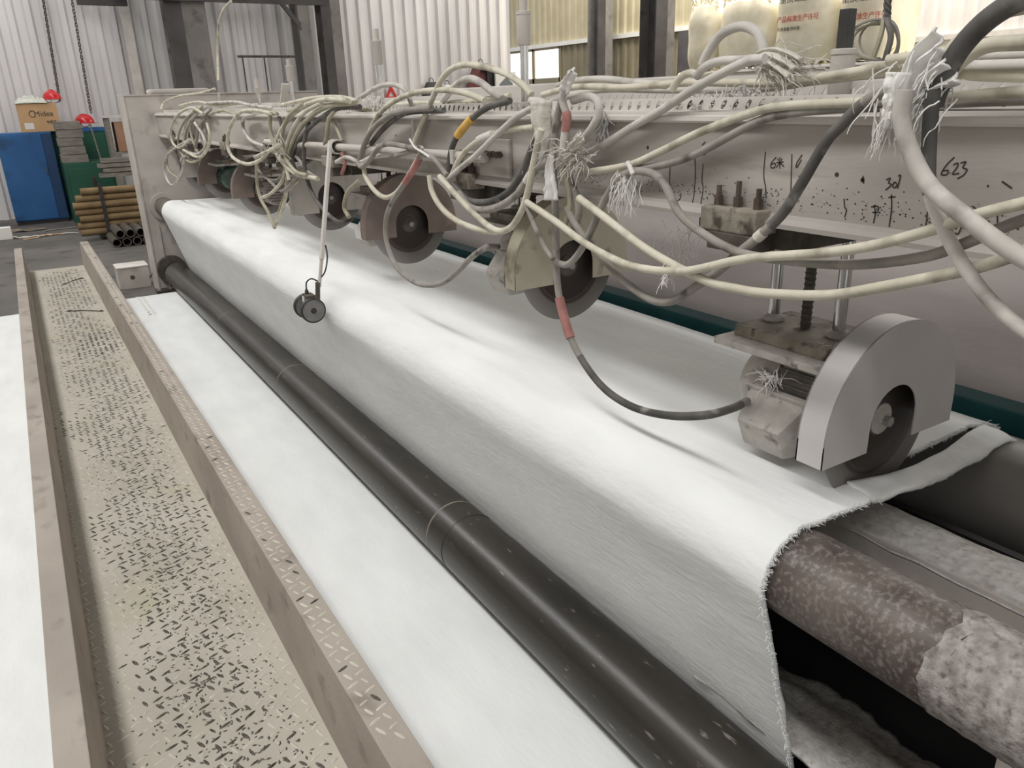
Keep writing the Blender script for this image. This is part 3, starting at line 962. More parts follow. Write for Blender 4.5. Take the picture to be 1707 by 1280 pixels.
    for yy, rr, mt in ((.12, .0125, CHROME), (.20, .0105, DARKM), (.285, .0125, CHROME)):
        r_ = put(MB().cyl((.01, Y(yy), .138), (.01, Y(yy), top), rr, n=16), 'guide_rod' if mt is CHROME else 'lead_screw', mt, smooth=True)
        if mt is CHROME:
            o = MB().lathe((.01, Y(yy), .138), (0, 0, 1), [(0, .024), (.008, .024), (.012, .017), (.014, .0126)], 18).build('rod_boot', LINTMETAL, None, True)
            o.parent = r_
        else:
            th = MB()
            for k in range(int((top - .15) / .012)):
                th.lathe((.01, Y(yy), .145 + k * .012), (0, 0, 1), [(0, .0105), (.003, .0125), (.006, .0105)], 10)
            if th.v:
                o = th.build('screw_thread', DARKM, None, True)
                o.parent = r_
    # carriage block under the beam and its clamp on the flange
    lo, hi = sorted((Y(.085), Y(.32)))
    put(MB().box((-.20, lo, 1.325 - hz), (.13, hi, 1.371 - hz)), 'carriage', DARKM, bevel=.004)
    lo, hi = sorted((Y(.12), Y(.255)))
    cl = put(MB().box((-.262, lo, 1.356 - hz), (-.205, hi, 1.400 - hz)), 'clamp_jaw', GRIME, bevel=.004)
    o = MB().box((-.262, lo + .01, 1.322 - hz), (-.19, hi - .02, 1.356 - hz)).build('clamp_foot', DARKM, None, bevel=.003)
    o.parent = cl
    for k in range(3):
        yy = lo + .02 + (hi - lo - .04) * k / 2
        o = MB().cyl((-.236, yy, 1.400 - hz), (-.236, yy, 1.418 - hz), .0095, n=6).cyl((-.236, yy, 1.418 - hz), (-.236, yy, 1.436 - hz + .01 * (k == 1)), .005, n=8).build('clamp_bolt', BOLT, None)
        o.parent = cl
    return t


SAWS = [
    saw(.82, .985, 'nearest circular saw with pale rounded guard cutting the web edge', 1, GUARD_NEW, MOTOR),
    saw(1.87, 1.125, 'second nearest circular saw with olive guard behind the white rag', 1, GUARD_OLIVE, MOTOR),
    saw(3.0, 1.12, 'circular saw with brown guard and white label, third from the camera', 1, GUARD_BROWN, MOTOR),
    saw(3.97, 1.145, 'circular saw with dusty beige guard behind the measuring wheel arm', 1, GUARD, MOTOR, dn=.07),
    saw(5.27, 1.09, 'circular saw showing its round fan grille towards the camera', -1, GUARD_BROWN, MOTOR, dirty=True, box=0),
    saw(6.35, 1.10, 'circular saw with brown guard second from the end frame', -1, GUARD_BROWN, MOTORGREEN, dirty=True, box=0),
    saw(7.1, 1.10, 'circular saw with green motor closest to the end frame', -1, GUARD, MOTORGREEN, dirty=True, box=0),
]
# white label on the third saw terminal box
o = MB().box((-.1735, .125, -.045), (-.172, .195, .008), Matrix.Rotation(R(-15) + .14, 4, 'Y')).build('rating_label', WHITE)
o.parent = SAWS[2]


def jack(y, z0, z1, z2, r, label, rod=False, square=False):
    t = thing('lifting_jack', (HX + .01, y, z0), label, 'lifting jack', 'lifting jacks standing on the beam')
    if rod:
        MB().cyl((HX + .01, y, 1.565), (HX + .01, y, z0), r * .62, n=14).build('chrome_rod', CHROME, t, True)
    MB().lathe((HX + .01, y, z0), (0, 0, 1), [(0, r * .9), (.004, r), (z1 - z0 - .012, r), (z1 - z0 - .01, r * 1.08), (z1 - z0 - .002, r * 1.08), (z1 - z0, r * .8)], 24).build('jack_body', DUSTY, t, True)
    if square:
        MB().box((HX - .001, y - .011, z1), (HX + .021, y + .011, z2)).build('drive_shaft', BLACKM, t, bevel=.002)
    else:
        MB().cyl((HX + .01, y, z1), (HX + .01, y, z2), r * .58, n=14).build('drive_shaft', DUSTY, t, True)


jack(1.0, 1.566, 1.668, 1.735, .022, 'grey jack cylinder with a black square shaft near the right', square=True)
jack(2.10, 1.745, 1.838, 1.868, .020, 'tall grey jack cylinder on a chromed rod in front of the window', rod=True)
jack(3.21, 1.745, 1.838, 1.880, .019, 'grey jack cylinder raised on a thin rod before the sheet wall', rod=True)
jack(4.44, 1.72, 1.80, 1.83, .018, 'small grey jack left of the dark columns', rod=True)
jack(5.13, 1.665, 1.71, 1.76, .016, 'small dark jack close to the end frame', rod=True)
jack(6.2, 1.60, 1.64, 1.70, .014, 'short black jack stub nearest the end frame')

# ================================================================== MEASURING WHEEL
t = thing('measuring_wheel', (.90, 3.05, .82), 'hanging arm with two grey measuring wheels resting on the fold', 'measuring wheel')
A0, A1 = Vector((XB - .055, 3.07, 1.44)), Vector((.925, 2.98, .915))
d = (A1 - A0)
def bar(a, b, wx, wy, name, mt, par=t, bev=.001):
    a, b = Vector(a), Vector(b)
    z = (b - a).normalized()
    y = Vector((0, 1, 0))
    x = y.cross(z).normalized()
    y = z.cross(x)
    mtx = Matrix((x, y, z)).transposed().to_4x4()
    mtx.translation = a
    return MB().box((-wx, -wy, 0), (wx, wy, (b - a).length), mtx).build(name, mt, par, bevel=bev)
bar(A0 + Vector((0, 0, .02)), A0 + d * .80, .006, .012, 'arm', PALE)
bar(A0 + d * .77, A1, .004, .010, 'arm_extension', DUSTY)
bar(A1 + Vector((-.004, 0, .02)), A1 + Vector((-.012, .0, -.05)), .007, .010, 'bracket', DARKM)
wc = Vector((.893, 3.02, .822))
MB().box((wc.x - .016, wc.y - .012, wc.z + .018), (wc.x + .022, wc.y + .05, wc.z + .058)).build('encoder_body', DARKM, t, bevel=.004)
MB().box((wc.x - .0175, wc.y + .018, wc.z + .022), (wc.x - .016, wc.y + .046, wc.z + .05)).build('rating_label', PALE, t)
MB().lathe((wc.x, wc.y + .03, wc.z + .058), (0, 0, 1), [(0, .008), (.01, .008), (.016, .005), (.022, .003)], 12).build('cable_gland', BLACKM, t, True)
for y0 in (wc.y - .035, wc.y + .055):
    wh = MB().lathe((wc.x, y0, wc.z), (0, 1, 0), [(0, 0), (0, .040), (-.001, .046), (.002, .050), (.016, .050), (.018, .046), (.018, 0)], 40).build('wheel', GREYW, t, True)
    MB().lathe((wc.x, y0, wc.z), (0, 1, 0), [(-.0012, .0445), (-.0018, .047), (.001, .0508), (.017, .0508), (.019, .047)], 40, False).build('tyre', BLACKM, t, True)
    MB().lathe((wc.x, y0 - .003, wc.z), (0, 1, 0), [(0, .004), (0, .010), (.003, .012)], 16).build('wheel_hub', BLACKM, t, True)
MB().cyl((wc.x, wc.y - .03, wc.z), (wc.x, wc.y + .07, wc.z), .006, n=10).build('axle', DARKM, t, True)
MB().tube(spline([wc + Vector((0, .03, .08)), wc + Vector((.004, .028, .105)), wc + Vector((.02, .01, .12)), wc + Vector((.04, -.02, .11))]), .003, 6).build('sensor_cable', BLACKM, t, True)
MB().tube(spline([A0 + d * .70 + Vector((.012, 0, 0)), A0 + d * .78 + Vector((.016, -.02, 0)), A0 + d * .88 + Vector((.01, -.025, 0)), A0 + d * .94]), .003, 6).build('sensor_cable', BLACKM, t, True)
rp = MB()
for k in range(9):
    c = A0 + Vector((.02, .0, .0))
    pts = [c + Vector((.026 * math.cos(a), .012 * (k - 4) * .5 + .004 * math.sin(3 * a + k), .026 * math.sin(a))) for a in [i * 2 * math.pi / 14 for i in range(15)]]
    rp.tube(pts, .003, 5)
rp.build('rope_lashing', CLOTH, t, True)

# ================================================================== CABLES
def cable(path, r, mt, label, x=1.08, name='cable', parts=(), cat='cable', n=12):
    pts = []
    for q in path:
        pts.append(atx(q[0], q[1], q[2] if len(q) > 2 else x))
    n0 = (len(pts) - 1) * 8
    if path[-1][0] >= 1715:
        e, v = pts[-1].copy(), (pts[-1] - pts[-2]).normalized()
        zt = 1.60 if path[-1][1] < 330 else 1.42
        while e.y > -.40:
            v = (v * .75 + Vector((0, -1, (zt - e.z) * 1.5)) * .25).normalized()
            e = e + v * .09
            pts.append(e)
    sp = spline(pts, 8)
    if parts:
        t = thing(name, pts[0], label, cat, 'cables strung along the beam')
        MB().tube(sp, r, n).build('sheath', mt, t, True)
        for nm, a, b, rr, pm in parts:
            i0 = int(a * n0)
            i1 = max(int(b * n0), i0 + 1)
            MB().tube(sp[i0:i1 + 1], rr, 12).build(nm, pm, t, True)
    else:
        t = MB().tube(sp, r, n).build(name, mt, None, True)
        tag(t, label, cat, 'cables strung along the beam')
    return t


c = cable
c([(985, 286), (1049, 275), (1100, 253), (1168, 220), (1257, 187), (1316, 176), (1400, 172), (1500, 166), (1600, 160), (1720, 152)], .0075, CREAM, 'cream cable rising from the knot to the tray at the upper right', 1.09)
c([(1050, 282), (1095, 277), (1135, 267), (1180, 247), (1257, 205), (1310, 190), (1400, 181), (1480, 178)], .0075, GREYC, 'grey cable just below the rising cream cable', 1.095)
c([(925, 436), (945, 441), (965, 422), (985, 385), (1010, 330), (1040, 292), (1075, 286), (1105, 303), (1132, 355), (1170, 388), (1230, 420), (1310, 434), (1420, 441), (1530, 430), (1600, 409), (1720, 360)], .008, GREYC, 'grey cable looping over the beam mark and sagging to the right', 1.05)
c([(878, 337), (925, 368), (972, 403), (1020, 430), (1064, 446), (1138, 452), (1227, 434), (1280, 428), (1378, 421), (1460, 408), (1558, 382), (1623, 360), (1720, 336)], .008, CREAM, 'long cream cable sagging across the second saw to the right edge', 1.03)
c([(965, 330), (1005, 360), (1079, 416), (1168, 464), (1227, 481), (1280, 489), (1378, 492), (1460, 480), (1607, 451), (1685, 428), (1720, 415)], .0085, CREAM, 'lowest cream cable sagging in front of the chromed rods', 1.04)
c([(945, 345), (960, 375), (1005, 431), (1064, 487), (1114, 503), (1168, 472), (1198, 452), (1227, 425), (1257, 401), (1301, 360), (1331, 315), (1376, 238), (1400, 211), (1440, 172), (1480, 150)], .0085, GREYC, 'dusty cable dipping low then climbing past the clamp bolts', 1.06,
  parts=[('bare_dark_section', .62, .93, .0088, DARKC), ('tape_wrap', .585, .605, .0098, CLOTH)])
c([(1510, 150), (1503, 195), (1519, 255), (1551, 311), (1607, 360), (1672, 409), (1725, 440)], .0115, PALEC, 'thick pale cable swinging down the right of the beam', 1.0)
c([(1556, 150), (1551, 200), (1548, 260), (1548, 300), (1555, 338), (1575, 385), (1605, 440), (1650, 500), (1720, 560)], .0095, PALEC, 'half dark half pale cable hanging below the frayed cloth', 1.03,
  parts=[('bare_dark_section', .0, .46, .0098, DARKC)])
c([(1555, 175), (1568, 140), (1600, 82), (1650, 30), (1720, -10)], .0135, DARKC, 'thick black cable arching up to the top right corner', 1.05)
c([(1552, 160), (1580, 92), (1620, 52), (1665, 22), (1720, 8)], .010, CREAM, 'thick cream cable arching beside the black one', 1.12)
c([(1575, 130), (1610, 95), (1650, 75), (1720, 70)], .011, CREAM, 'short cream cable arching right below the black arch', 1.2)
c([(1590, 97), (1640, 93), (1720, 90)], .009, PALEC, 'pale braided hose lying along the tray at the right edge', 1.3, name='braided_hose', cat='hose')
c([(1585, 112), (1650, 110), (1720, 108)], .009, PALEC, 'second braided hose below the first at the right edge', 1.25, name='braided_hose', cat='hose')
c([(1171, 108), (1180, 88), (1203, 57), (1235, 44), (1260, 53), (1271, 75), (1274, 105)], .0095, PALEC, 'thick pale cable standing in an arch before the stacked bags', 1.25)
c([(962, 258), (985, 253), (1020, 233), (1060, 208), (1100, 185), (1171, 140), (1242, 104), (1275, 98)], .0085, PALEC, 'pale cable climbing from the knot to the cord bundle', 1.10)
c([(1160, 128), (1175, 112), (1200, 102), (1240, 100), (1275, 95)], .0085, PALEC, 'pale cable curving into the cord bundle from the left', 1.2)
c([(1120, 150), (1132, 132), (1150, 122), (1185, 128), (1215, 118)], .008, CREAM, 'cream cable hooked over the tray below the broad column', 1.22)
c([(905, 158), (960, 145), (1040, 146), (1150, 138), (1300, 138), (1400, 124), (1500, 105)], .008, CREAM, 'cream cable lying along the top of the tray', 1.25)
c([(930, 143), (965, 134), (1010, 132), (1060, 138), (1110, 142)], .0085, PALEC, 'pale cable bowed above the tray right of the rag tip', 1.26)
c([(920, 168), (1000, 150), (1120, 150), (1260, 148), (1380, 132), (1520, 118)], .008, PALEC, 'pale cable flat behind the slotted tray side', 1.3)
c([(1290, 132), (1340, 134), (1400, 128), (1470, 118), (1540, 112)], .010, CREAM, 'thick cream cable running right from the cord bundle', 1.27)
c([(952, 120), (940, 155), (928, 200), (922, 240), (921, 262), (925, 330), (927, 400), (929, 470), (938, 520), (958, 578), (1000, 640), (1050, 676), (1110, 692), (1175, 692), (1222, 680, 1.15), (1246, 668, 1.205)], .0085, GREYC, 'grey cable hanging from the knot down to the nearest saw motor', 1.06,
  parts=[('red_tape_sleeve', .50, .585, .0115, REDTAPE), ('bare_dark_section', .62, .97, .0088, DARKC)])
c([(946, 130), (938, 165), (945, 195), (941, 225), (937, 258)], .0085, PALEC, 'pale cable tied upright beside the rag tip', 1.05, parts=[('red_tape_sleeve', .45, .7, .0105, REDTAPE)])
c([(955, 168), (982, 161), (997, 172), (996, 195), (980, 222), (957, 246), (945, 260)], .0085, PALEC, 'pale cable curled in a hook right of the knot', 1.07)
c([(944, 262), (950, 300), (962, 330), (964, 360), (955, 385), (948, 388)], .0085, GREYC, 'short dark cable curling behind the second saw guard', 1.07)
c([(878, 345), (895, 385), (910, 415), (922, 432)], .006, GREYC, 'thin grey cable slanting across the second saw guard', 1.03)
c([(830, 411, 1.2), (810, 413), (785, 430), (757, 458), (730, 474), (695, 472), (662, 446), (645, 405), (643, 370), (652, 340), (670, 312), (690, 282), (700, 262)], .0085, GREYC, 'grey cable sagging from the second saw to the brown sleeve', 1.05, parts=[('brown_tape_sleeve', .86, .99, .0105, REDTAPE)])
c([(605, 272), (610, 295), (625, 318), (642, 329), (660, 322), (678, 298), (698, 262), (702, 245)], .0085, CREAM, 'cream cable drooping in a small bow before the brown guard', 1.06)
c([(716, 292), (720, 318), (735, 345), (762, 368), (800, 383), (832, 387)], .0085, CREAM, 'cream cable bowing beneath the black clamp blocks', 1.05)
c([(733, 294), (765, 330), (800, 365), (828, 384), (850, 380), (868, 355), (880, 320), (890, 270), (902, 215)], .0085, CREAM, 'cream cable swinging up to the beige rag', 1.04)
c([(893, 232), (880, 265), (862, 302), (840, 326), (810, 337), (780, 333), (755, 308)], .0095, DARKC, 'dark cable curving under the clamp block', 1.06)
c([(915, 268), (888, 288), (868, 318), (840, 340), (812, 350), (785, 345), (765, 322)], .0095, GREYC, 'dusty dark cable curving below its twin', 1.05, parts=[('tape_wrap', .18, .26, .0115, PALEC)])
c([(850, 168), (815, 178), (790, 195), (773, 213), (758, 235), (750, 262), (748, 292)], .0085, DARKC, 'dark cable with a yellow tape joint', 1.08, parts=[('yellow_tape_joint', .36, .62, .0115, YELTAPE)])
c([(892, 212), (850, 216), (815, 227), (790, 240), (768, 262), (752, 295)], .008, CREAM, 'cream cable with a ribbed connector', 1.07, parts=[('ribbed_connector', .36, .54, .0125, PALEC)])
c([(892, 178), (860, 196), (825, 228), (790, 262), (765, 282), (745, 302)], .008, PALEC, 'pale straight cable slanting down left of the rag', 1.06)
c([(690, 245), (697, 222), (712, 185), (732, 140), (750, 117), (775, 108), (810, 112), (845, 124), (872, 142), (886, 158)], .0085, CREAM, 'tall cream cable arch above the tray in the middle', 1.10)
c([(738, 168), (760, 142), (782, 131), (802, 138), (822, 154), (838, 165)], .0105, PALEC, 'thick pale cable in a low arch above the tray', 1.18)
c([(604, 262), (612, 232), (628, 196), (652, 172), (690, 155), (735, 150), (775, 155), (808, 168)], .0085, CREAM, 'cream cable arching flat over the tray before the red triangle', 1.10)
c([(575, 180), (600, 163), (630, 145), (655, 141), (675, 150), (686, 175), (690, 210), (691, 245)], .008, PALEC, 'pale cable making a hump above the tray left of the middle', 1.12)
c([(597, 272), (603, 278), (615, 268), (632, 246), (650, 240), (685, 246), (698, 248)], .0085, GREYC, 'grey cable bent sharply below the pipe', 1.05)
c([(597, 276), (606, 244), (622, 214), (648, 193), (678, 184), (720, 180)], .009, GREYC, 'grey cable curving up to the tray beside the hump', 1.07)
c([(618, 240), (640, 214), (668, 192), (695, 186), (740, 184)], .0085, DARKC, 'dark cable curving up behind its grey neighbour', 1.09)
c([(700, 184), (750, 180), (800, 184), (850, 178)], .008, PALEC, 'pale cable lying inside the tray in the middle', 1.16)
c([(720, 192), (770, 188), (815, 176), (850, 168)], .008, GREYC, 'grey cable lying inside the tray in the middle', 1.17)
c([(885, 168), (905, 172), (918, 190), (928, 212)], .0095, PALEC, 'stubby pale cable bent over the tray edge by the rag', 1.08)
c([(875, 176), (893, 186), (902, 205), (906, 228)], .009, GREYC, 'stubby grey cable bent over the tray edge by the rag', 1.09)
c([(580, 168), (540, 166), (505, 178), (478, 202), (462, 232), (460, 252), (472, 272), (495, 290), (530, 298)], .0095, CREAM, 'cream cable sweeping around the left cable bunch', 1.06)
c([(590, 172), (545, 178), (512, 200), (490, 232), (480, 265), (482, 290)], .0095, OLIVEC, 'olive cable sweeping inside the left cable bunch', 1.07)
c([(600, 178), (560, 182), (525, 205), (498, 235), (488, 262), (492, 288)], .009, DARKC, 'dark cable sweeping inside the left cable bunch', 1.08)
c([(515, 205), (508, 235), (507, 270), (512, 298), (522, 325), (540, 350), (565, 370), (588, 364, 1.15)], .009, DARKC, 'black cable dropping past the arm to the beige guarded saw', 1.08)
c([(560, 182), (548, 200), (545, 225), (541, 240)], .008, OLIVEC, 'short olive cable dropping to the pipe collar', 1.08)
c([(555, 200), (562, 215), (570, 235)], .007, OLIVEC, 'short thin cable dropping behind the pipe', 1.10)
c([(600, 300), (580, 320), (574, 345), (582, 362)], .009, OLIVEC, 'olive cable loop left of the white label', 1.1)
c([(455, 190), (425, 184), (400, 188), (384, 212), (379, 240), (388, 262), (410, 273), (432, 268), (448, 252), (460, 245)], .0095, CREAM, 'cream cable in a full circle over the far beam', 1.06)
c([(425, 192), (407, 197), (406, 215), (418, 234), (440, 244)], .009, PALEC, 'pale cable inside the far circle', 1.09)
c([(462, 190), (452, 188), (450, 205), (452, 225), (458, 245)], .009, OLIVEC, 'olive cable in a narrow loop at the left bunch', 1.06)
c([(465, 195), (470, 215), (462, 232), (468, 242)], .008, DARKC, 'dark cable tucked in the narrow loop', 1.07)
c([(425, 262), (440, 255), (458, 247), (465, 240)], .008, CREAM, 'loose cable end pointing left at the bunch', 1.02)
c([(430, 262), (432, 285), (446, 298), (462, 300), (473, 288), (475, 262)], .008, GREYC, 'grey cable looping round the fan grille motor', 1.1)
c([(428, 262), (428, 300), (434, 330), (446, 352), (458, 380)], .009, OLIVEC, 'olive cable hanging below the fan grille motor', 1.12)
c([(477, 268), (478, 310), (472, 345), (460, 375)], .009, CREAM, 'cream cable hanging right of the fan grille motor', 1.10)
c([(340, 190), (318, 180), (296, 192), (285, 215), (288, 238), (300, 246), (318, 232)], .0095, CREAM, 'cream cable circle nearest the end frame', 1.06)
c([(345, 178), (318, 200), (308, 228), (312, 250), (328, 257), (342, 245), (338, 225), (325, 205)], .0095, PALEC, 'pale cable coil second from the end frame', 1.08)
c([(330, 185), (318, 210), (322, 236), (330, 254)], .009, OLIVEC, 'olive cable crossing the far coil', 1.09)
c([(345, 195), (332, 212), (328, 235), (326, 255)], .009, GREYC, 'grey cable crossing the far coil', 1.09)
c([(318, 232), (296, 244), (280, 258), (274, 280), (280, 302), (290, 308), (302, 288), (308, 260)], .009, PALEC, 'pale cable loop hanging low by the end frame', 1.06)
c([(290, 240), (296, 262), (302, 285), (298, 300)], .009, DARKC, 'dark cable hanging by the end frame', 1.08)
c([(268, 183, 1.15), (275, 170, 1.2), (300, 160, 1.25), (335, 155, 1.3), (358, 148, 1.35)], .009, CREAM, 'cream cable rising over the end frame top', 1.2)
c([(385, 2, 1.5), (372, 18, 1.5), (364, 45, 1.5), (363, 95, 1.5), (364, 135, 1.45)], .009, CREAM, 'cream cable hanging down from the roof at the end frame', 1.5)
c([(345, 172), (390, 170), (420, 176), (455, 180)], .009, PALEC, 'pale cable lying on the tray near the end frame', 1.15)
c([(470, 175), (520, 164), (565, 162), (600, 170)], .009, CREAM, 'cream cable lying on the tray above the left bunch', 1.16)
c([(480, 185), (530, 172), (580, 176), (620, 186), (660, 190)], .008, OLIVEC, 'olive cable lying on the tray above the left bunch', 1.15)
c([(505, 172), (480, 196), (470, 228), (474, 258), (492, 285), (512, 292)], .008, OLIVEC, 'olive cable nested inside the cream sweep of the left bunch', 1.05)
c([(535, 172), (505, 190), (484, 225), (476, 262), (482, 300)], .0085, CREAM, 'cream cable falling through the middle of the left bunch', 1.06)
c([(470, 240), (495, 262), (512, 285), (528, 296)], .008, GREYC, 'grey cable slanting down inside the left bunch', 1.09)
c([(498, 300), (478, 318), (468, 345), (462, 372)], .0085, OLIVEC, 'olive cable trailing down to the dangling wire end', 1.1)
c([(448, 300), (470, 318), (490, 300), (500, 275)], .008, GREYC, 'grey cable crossing the round fan grille', 1.08)
c([(436, 330), (452, 322), (468, 305), (476, 285)], .008, CREAM, 'cream cable crossing the round fan grille', 1.07)
c([(338, 178), (312, 196), (298, 224), (300, 250), (316, 270), (336, 262), (346, 238)], .008, OLIVEC, 'olive cable in the far coil, reaching lowest', 1.07)
c([(328, 180), (310, 205), (306, 236), (314, 262)], .008, CREAM, 'cream cable falling through the far coil', 1.08)
c([(352, 182), (338, 200), (336, 228), (344, 252)], .008, GREYC, 'grey cable on the right rim of the far coil', 1.09)
c([(286, 245), (278, 262), (282, 285), (296, 296)], .008, OLIVEC, 'olive cable curl inside the low loop by the end frame', 1.07)
c([(352, 190), (372, 184), (392, 190), (410, 186), (440, 192)], .009, OLIVEC, 'olive cable lying on the beam edge between the two circles', 1.12)
c([(300, 176), (330, 170), (360, 176), (400, 172)], .009, CREAM, 'cream cable lying on the tray above the far coil', 1.16)
c([(306, 250), (330, 262), (345, 250), (350, 228), (345, 205)], .009, CREAM, 'cream cable rounding the far coil on its right', 1.06)
c([(640, 178), (690, 172), (740, 172), (790, 168), (850, 160)], .008, CREAM, 'cream cable lying straight along the middle tray', 1.2)
c([(660, 260), (690, 252), (720, 262), (745, 292)], .0075, GREYC, 'grey cable bending over the pipe end', 1.06)
c([(560, 270), (578, 262), (600, 270), (620, 262), (650, 258)], .0075, PALEC, 'pale cable tied beneath the pipe left of the brown guard', 1.07)
c([(570, 255), (575, 272), (570, 290)], .007, REDTAPE, 'short red taped cable end under the pipe collar', 1.07)
c([(1480, 100), (1540, 96), (1600, 122), (1720, 128)], .0085, CREAM, 'cream cable lying on the tray at the right edge', 1.22)
c([(1440, 176), (1560, 172), (1640, 168), (1720, 165)], .008, GREYC, 'grey cable lying in the tray at the right edge', 1.12)
c([(935, 270), (945, 300), (950, 345), (940, 380)], .006, OLIVEC, 'thin olive cord dangling behind the white strip', 1.06)
# thin cross ties and cord
c([(683, 232), (692, 246), (705, 254), (716, 262)], .0035, CLOTHW, 'white cable tie tail at the red sleeve', 1.03, name='cable_tie', cat='cable tie')
c([(1046, 270), (1050, 278), (1055, 290)], .005, CLOTHW, 'white tie round the two cables on the beam', 1.04, name='cable_tie', cat='cable tie')


# ================================================================== RAGS AND LINT
def rag(name, path, widths, mt, label, x, fold=5, th=.004):
    """gathered strip of cloth following a path, pleated across its width"""
    pts = spline([atx(a, b, x) for a, b in path], 6)
    n = len(pts)
    def fn(u, v):
        i = min(int(u * (n - 1) + .5), n - 1)
        d = (pts[min(i + 1, n - 1)] - pts[max(i - 1, 0)]).normalized()
        sd = Vector((0, -d.z, d.y)).normalized()
        wv = widths[0] + (widths[1] - widths[0]) * u
        return pts[i] + sd * ((v - .5) * wv) + Vector((-1, 0, 0)) * (.25 * wv * math.sin(v * fold * math.pi) * .5 + .012 * math.sin(v * math.pi) + .006 * noise.noise((u * 6, v * 6, x)))
    o = MB().grid(n, 26, fn).build(name, mt, None, True, solid=th)
    return tag(o, label, 'rag')


rag('tied_rag', [(921, 258), (918, 285), (920, 310), (921, 333)], (.012, .055), CLOTHW, 'white plastic strip tied below the cable knot', 1.03)
rag('tied_rag', [(960, 118), (950, 132), (943, 150)], (.02, .034), CLOTHW, 'white rag tip sticking up above the tray', 1.04)
rag('tied_rag', [(905, 168), (906, 200), (908, 225), (905, 250), (903, 285)], (.075, .025), CLOTH, 'beige rag knotted over the tray edge', 1.06, 3)
rag('tied_rag', [(950, 252), (962, 238), (972, 226)], (.02, .03), CLOTH, 'short beige rag end sticking out of the knot', 1.04)
rag('tied_rag', [(1580, 92), (1552, 112), (1528, 140), (1512, 175), (1508, 205)], (.085, .03), CLOTHW, 'crumpled white cloth wrapped over the tray at the right', 1.045, 7)
rag('tied_rag', [(1500, 120), (1494, 150), (1490, 180), (1488, 215)], (.03, .012), CLOTHW, 'narrow torn cloth tail hanging at the right', 1.03, 3)
rag('tied_rag', [(1262, 100), (1285, 98), (1308, 108), (1325, 122)], (.03, .06), CLOTH, 'pale cloth bundle tied round the cables before the bags', 1.19, 7)
def lint(n, px, py, x, spread, length, droop, label, mt=LINT, r=.0014, seed=1, axis=None, name='lint_tuft', cat='lint'):
    o = fibres(n, atx(px, py, x), spread, length, droop, r, seed, axis).build(name, mt, None)
    return tag(o, label, cat, kind='stuff')
lint(80, 1290, 105, 1.2, (.012, .03, .012), .085, .08, 'white cord bundle frayed over the tray before the bags', CLOTH, .0012, 2, (0, -.7, -.1), 'cord_bundle', 'cord')
lint(130, 955, 262, 1.05, (.008, .02, .012), .055, .2, 'tangled knot of string holding the cables', CLOTH, .0014, 3, None, 'string_knot', 'string')
lint(75, 1044, 292, 1.05, (.006, .016, .006), .085, .5, 'white fibre fringe hanging under the tied cables', CLOTHW, .0010, 4, (0, 0, -1))
lint(80, 1540, 130, 1.05, (.014, .028, .02), .075, .5, 'frayed white cloth hanging over the tray at the right', CLOTHW, .0011, 5, (-.2, .4, -.5), 'frayed_cloth', 'cloth')
lint(50, 1508, 165, 1.04, (.008, .016, .012), .075, .6, 'frayed cloth tail in front of the slotted tray', CLOTHW, .0011, 6, (0, .2, -1), 'frayed_cloth', 'cloth')
lint(90, 1170, 178, 1.16, (.01, .06, .006), .03, .1, 'grey lint clump lying in the slotted tray', LINT, .0016, 7)
lint(70, 1225, 160, 1.2, (.01, .05, .006), .03, .1, 'grey lint clump behind the slotted tray side', LINT, .0016, 8)
lint(60, 1002, 205, 1.10, (.004, .012, .02), .035, .3, 'lint hanging down the beam below the hooked cable', LINT, .0014, 9, (0, 0, -1))
lint(40, 905, 240, 1.06, (.008, .02, .02), .05, .2, 'lint beard under the beige rag', LINT, .0014, 10, (0, 0, -1))
lint(40, 620, 165, 1.12, (.01, .05, .01), .05, .3, 'pale string ends on the tray left of the hump', CLOTHW, .0016, 12, None, 'string_knot', 'string')
lint(40, 468, 250, 1.04, (.01, .05, .02), .07, .2, 'string knot binding the left cable bunch', CLOTH, .002, 13, None, 'string_knot', 'string')
lint(50, 1140, 400, 1.3, (.02, .03, .02), .05, .35, 'pale lint tuft hanging under the beam', CLOTHW, .0007, 14, (0, 0, -1))
lint(40, 1112, 452, 1.03, (.002, .004, .006), .035, .3, 'small white lint flake dangling from a sagging cable', CLOTHW, .0009, 15, (0, 0, -1))
lint(60, 1420, 588, 1.26, (.01, .02, .008), .035, .2, 'straw-like lint at the joint of plate and pale guard', LINT, .001, 16)
lint(40, 1290, 632, 1.24, (.008, .012, .006), .04, .1, 'lint and loose wires on the terminal box', CLOTHW, .0012, 17)

# ================================================================== BACKGROUND THINGS
t = thing('tool_cabinet', (.18, 14.3, 0), 'blue steel cabinet standing against the sheet wall', 'cabinet')
MB().box((-.18, 14.02, .05), (.54, 14.55, 1.33)).build('body', BLUE, t, bevel=.008)
MB().box((-.17, 14.0, .07), (.40, 14.02, 1.31)).build('door', BLUE, t, bevel=.004)
MB().box((.41, 14.005, .07), (.53, 14.02, 1.31)).build('door_edge', mat('dark_blue_paint', srgb(24, 54, 92), srgb(32, 66, 106), 4, .5), t, bevel=.003)
MB().box((.37, 13.985, .70), (.385, 14.0, .80)).build('handle', DARKM, t, bevel=.002)
MB().box((-.16, 14.04, 0), (.52, 14.5, .05)).build('plinth', BLACKM, t)
t = thing('green_cabinet', (.95, 14.6, 0), 'dark green cabinet beside the blue one', 'cabinet')
MB().box((.56, 14.35, 0), (1.32, 14.8, 1.30)).build('body', GREEN, t, bevel=.008)
MB().box((.56, 14.34, 1.30), (1.32, 14.8, 1.36)).build('top_rail', BLUE, t, bevel=.004)
MB().box((.60, 14.335, .1), (1.28, 14.35, 1.26)).build('door', GREEN, t, bevel=.004)
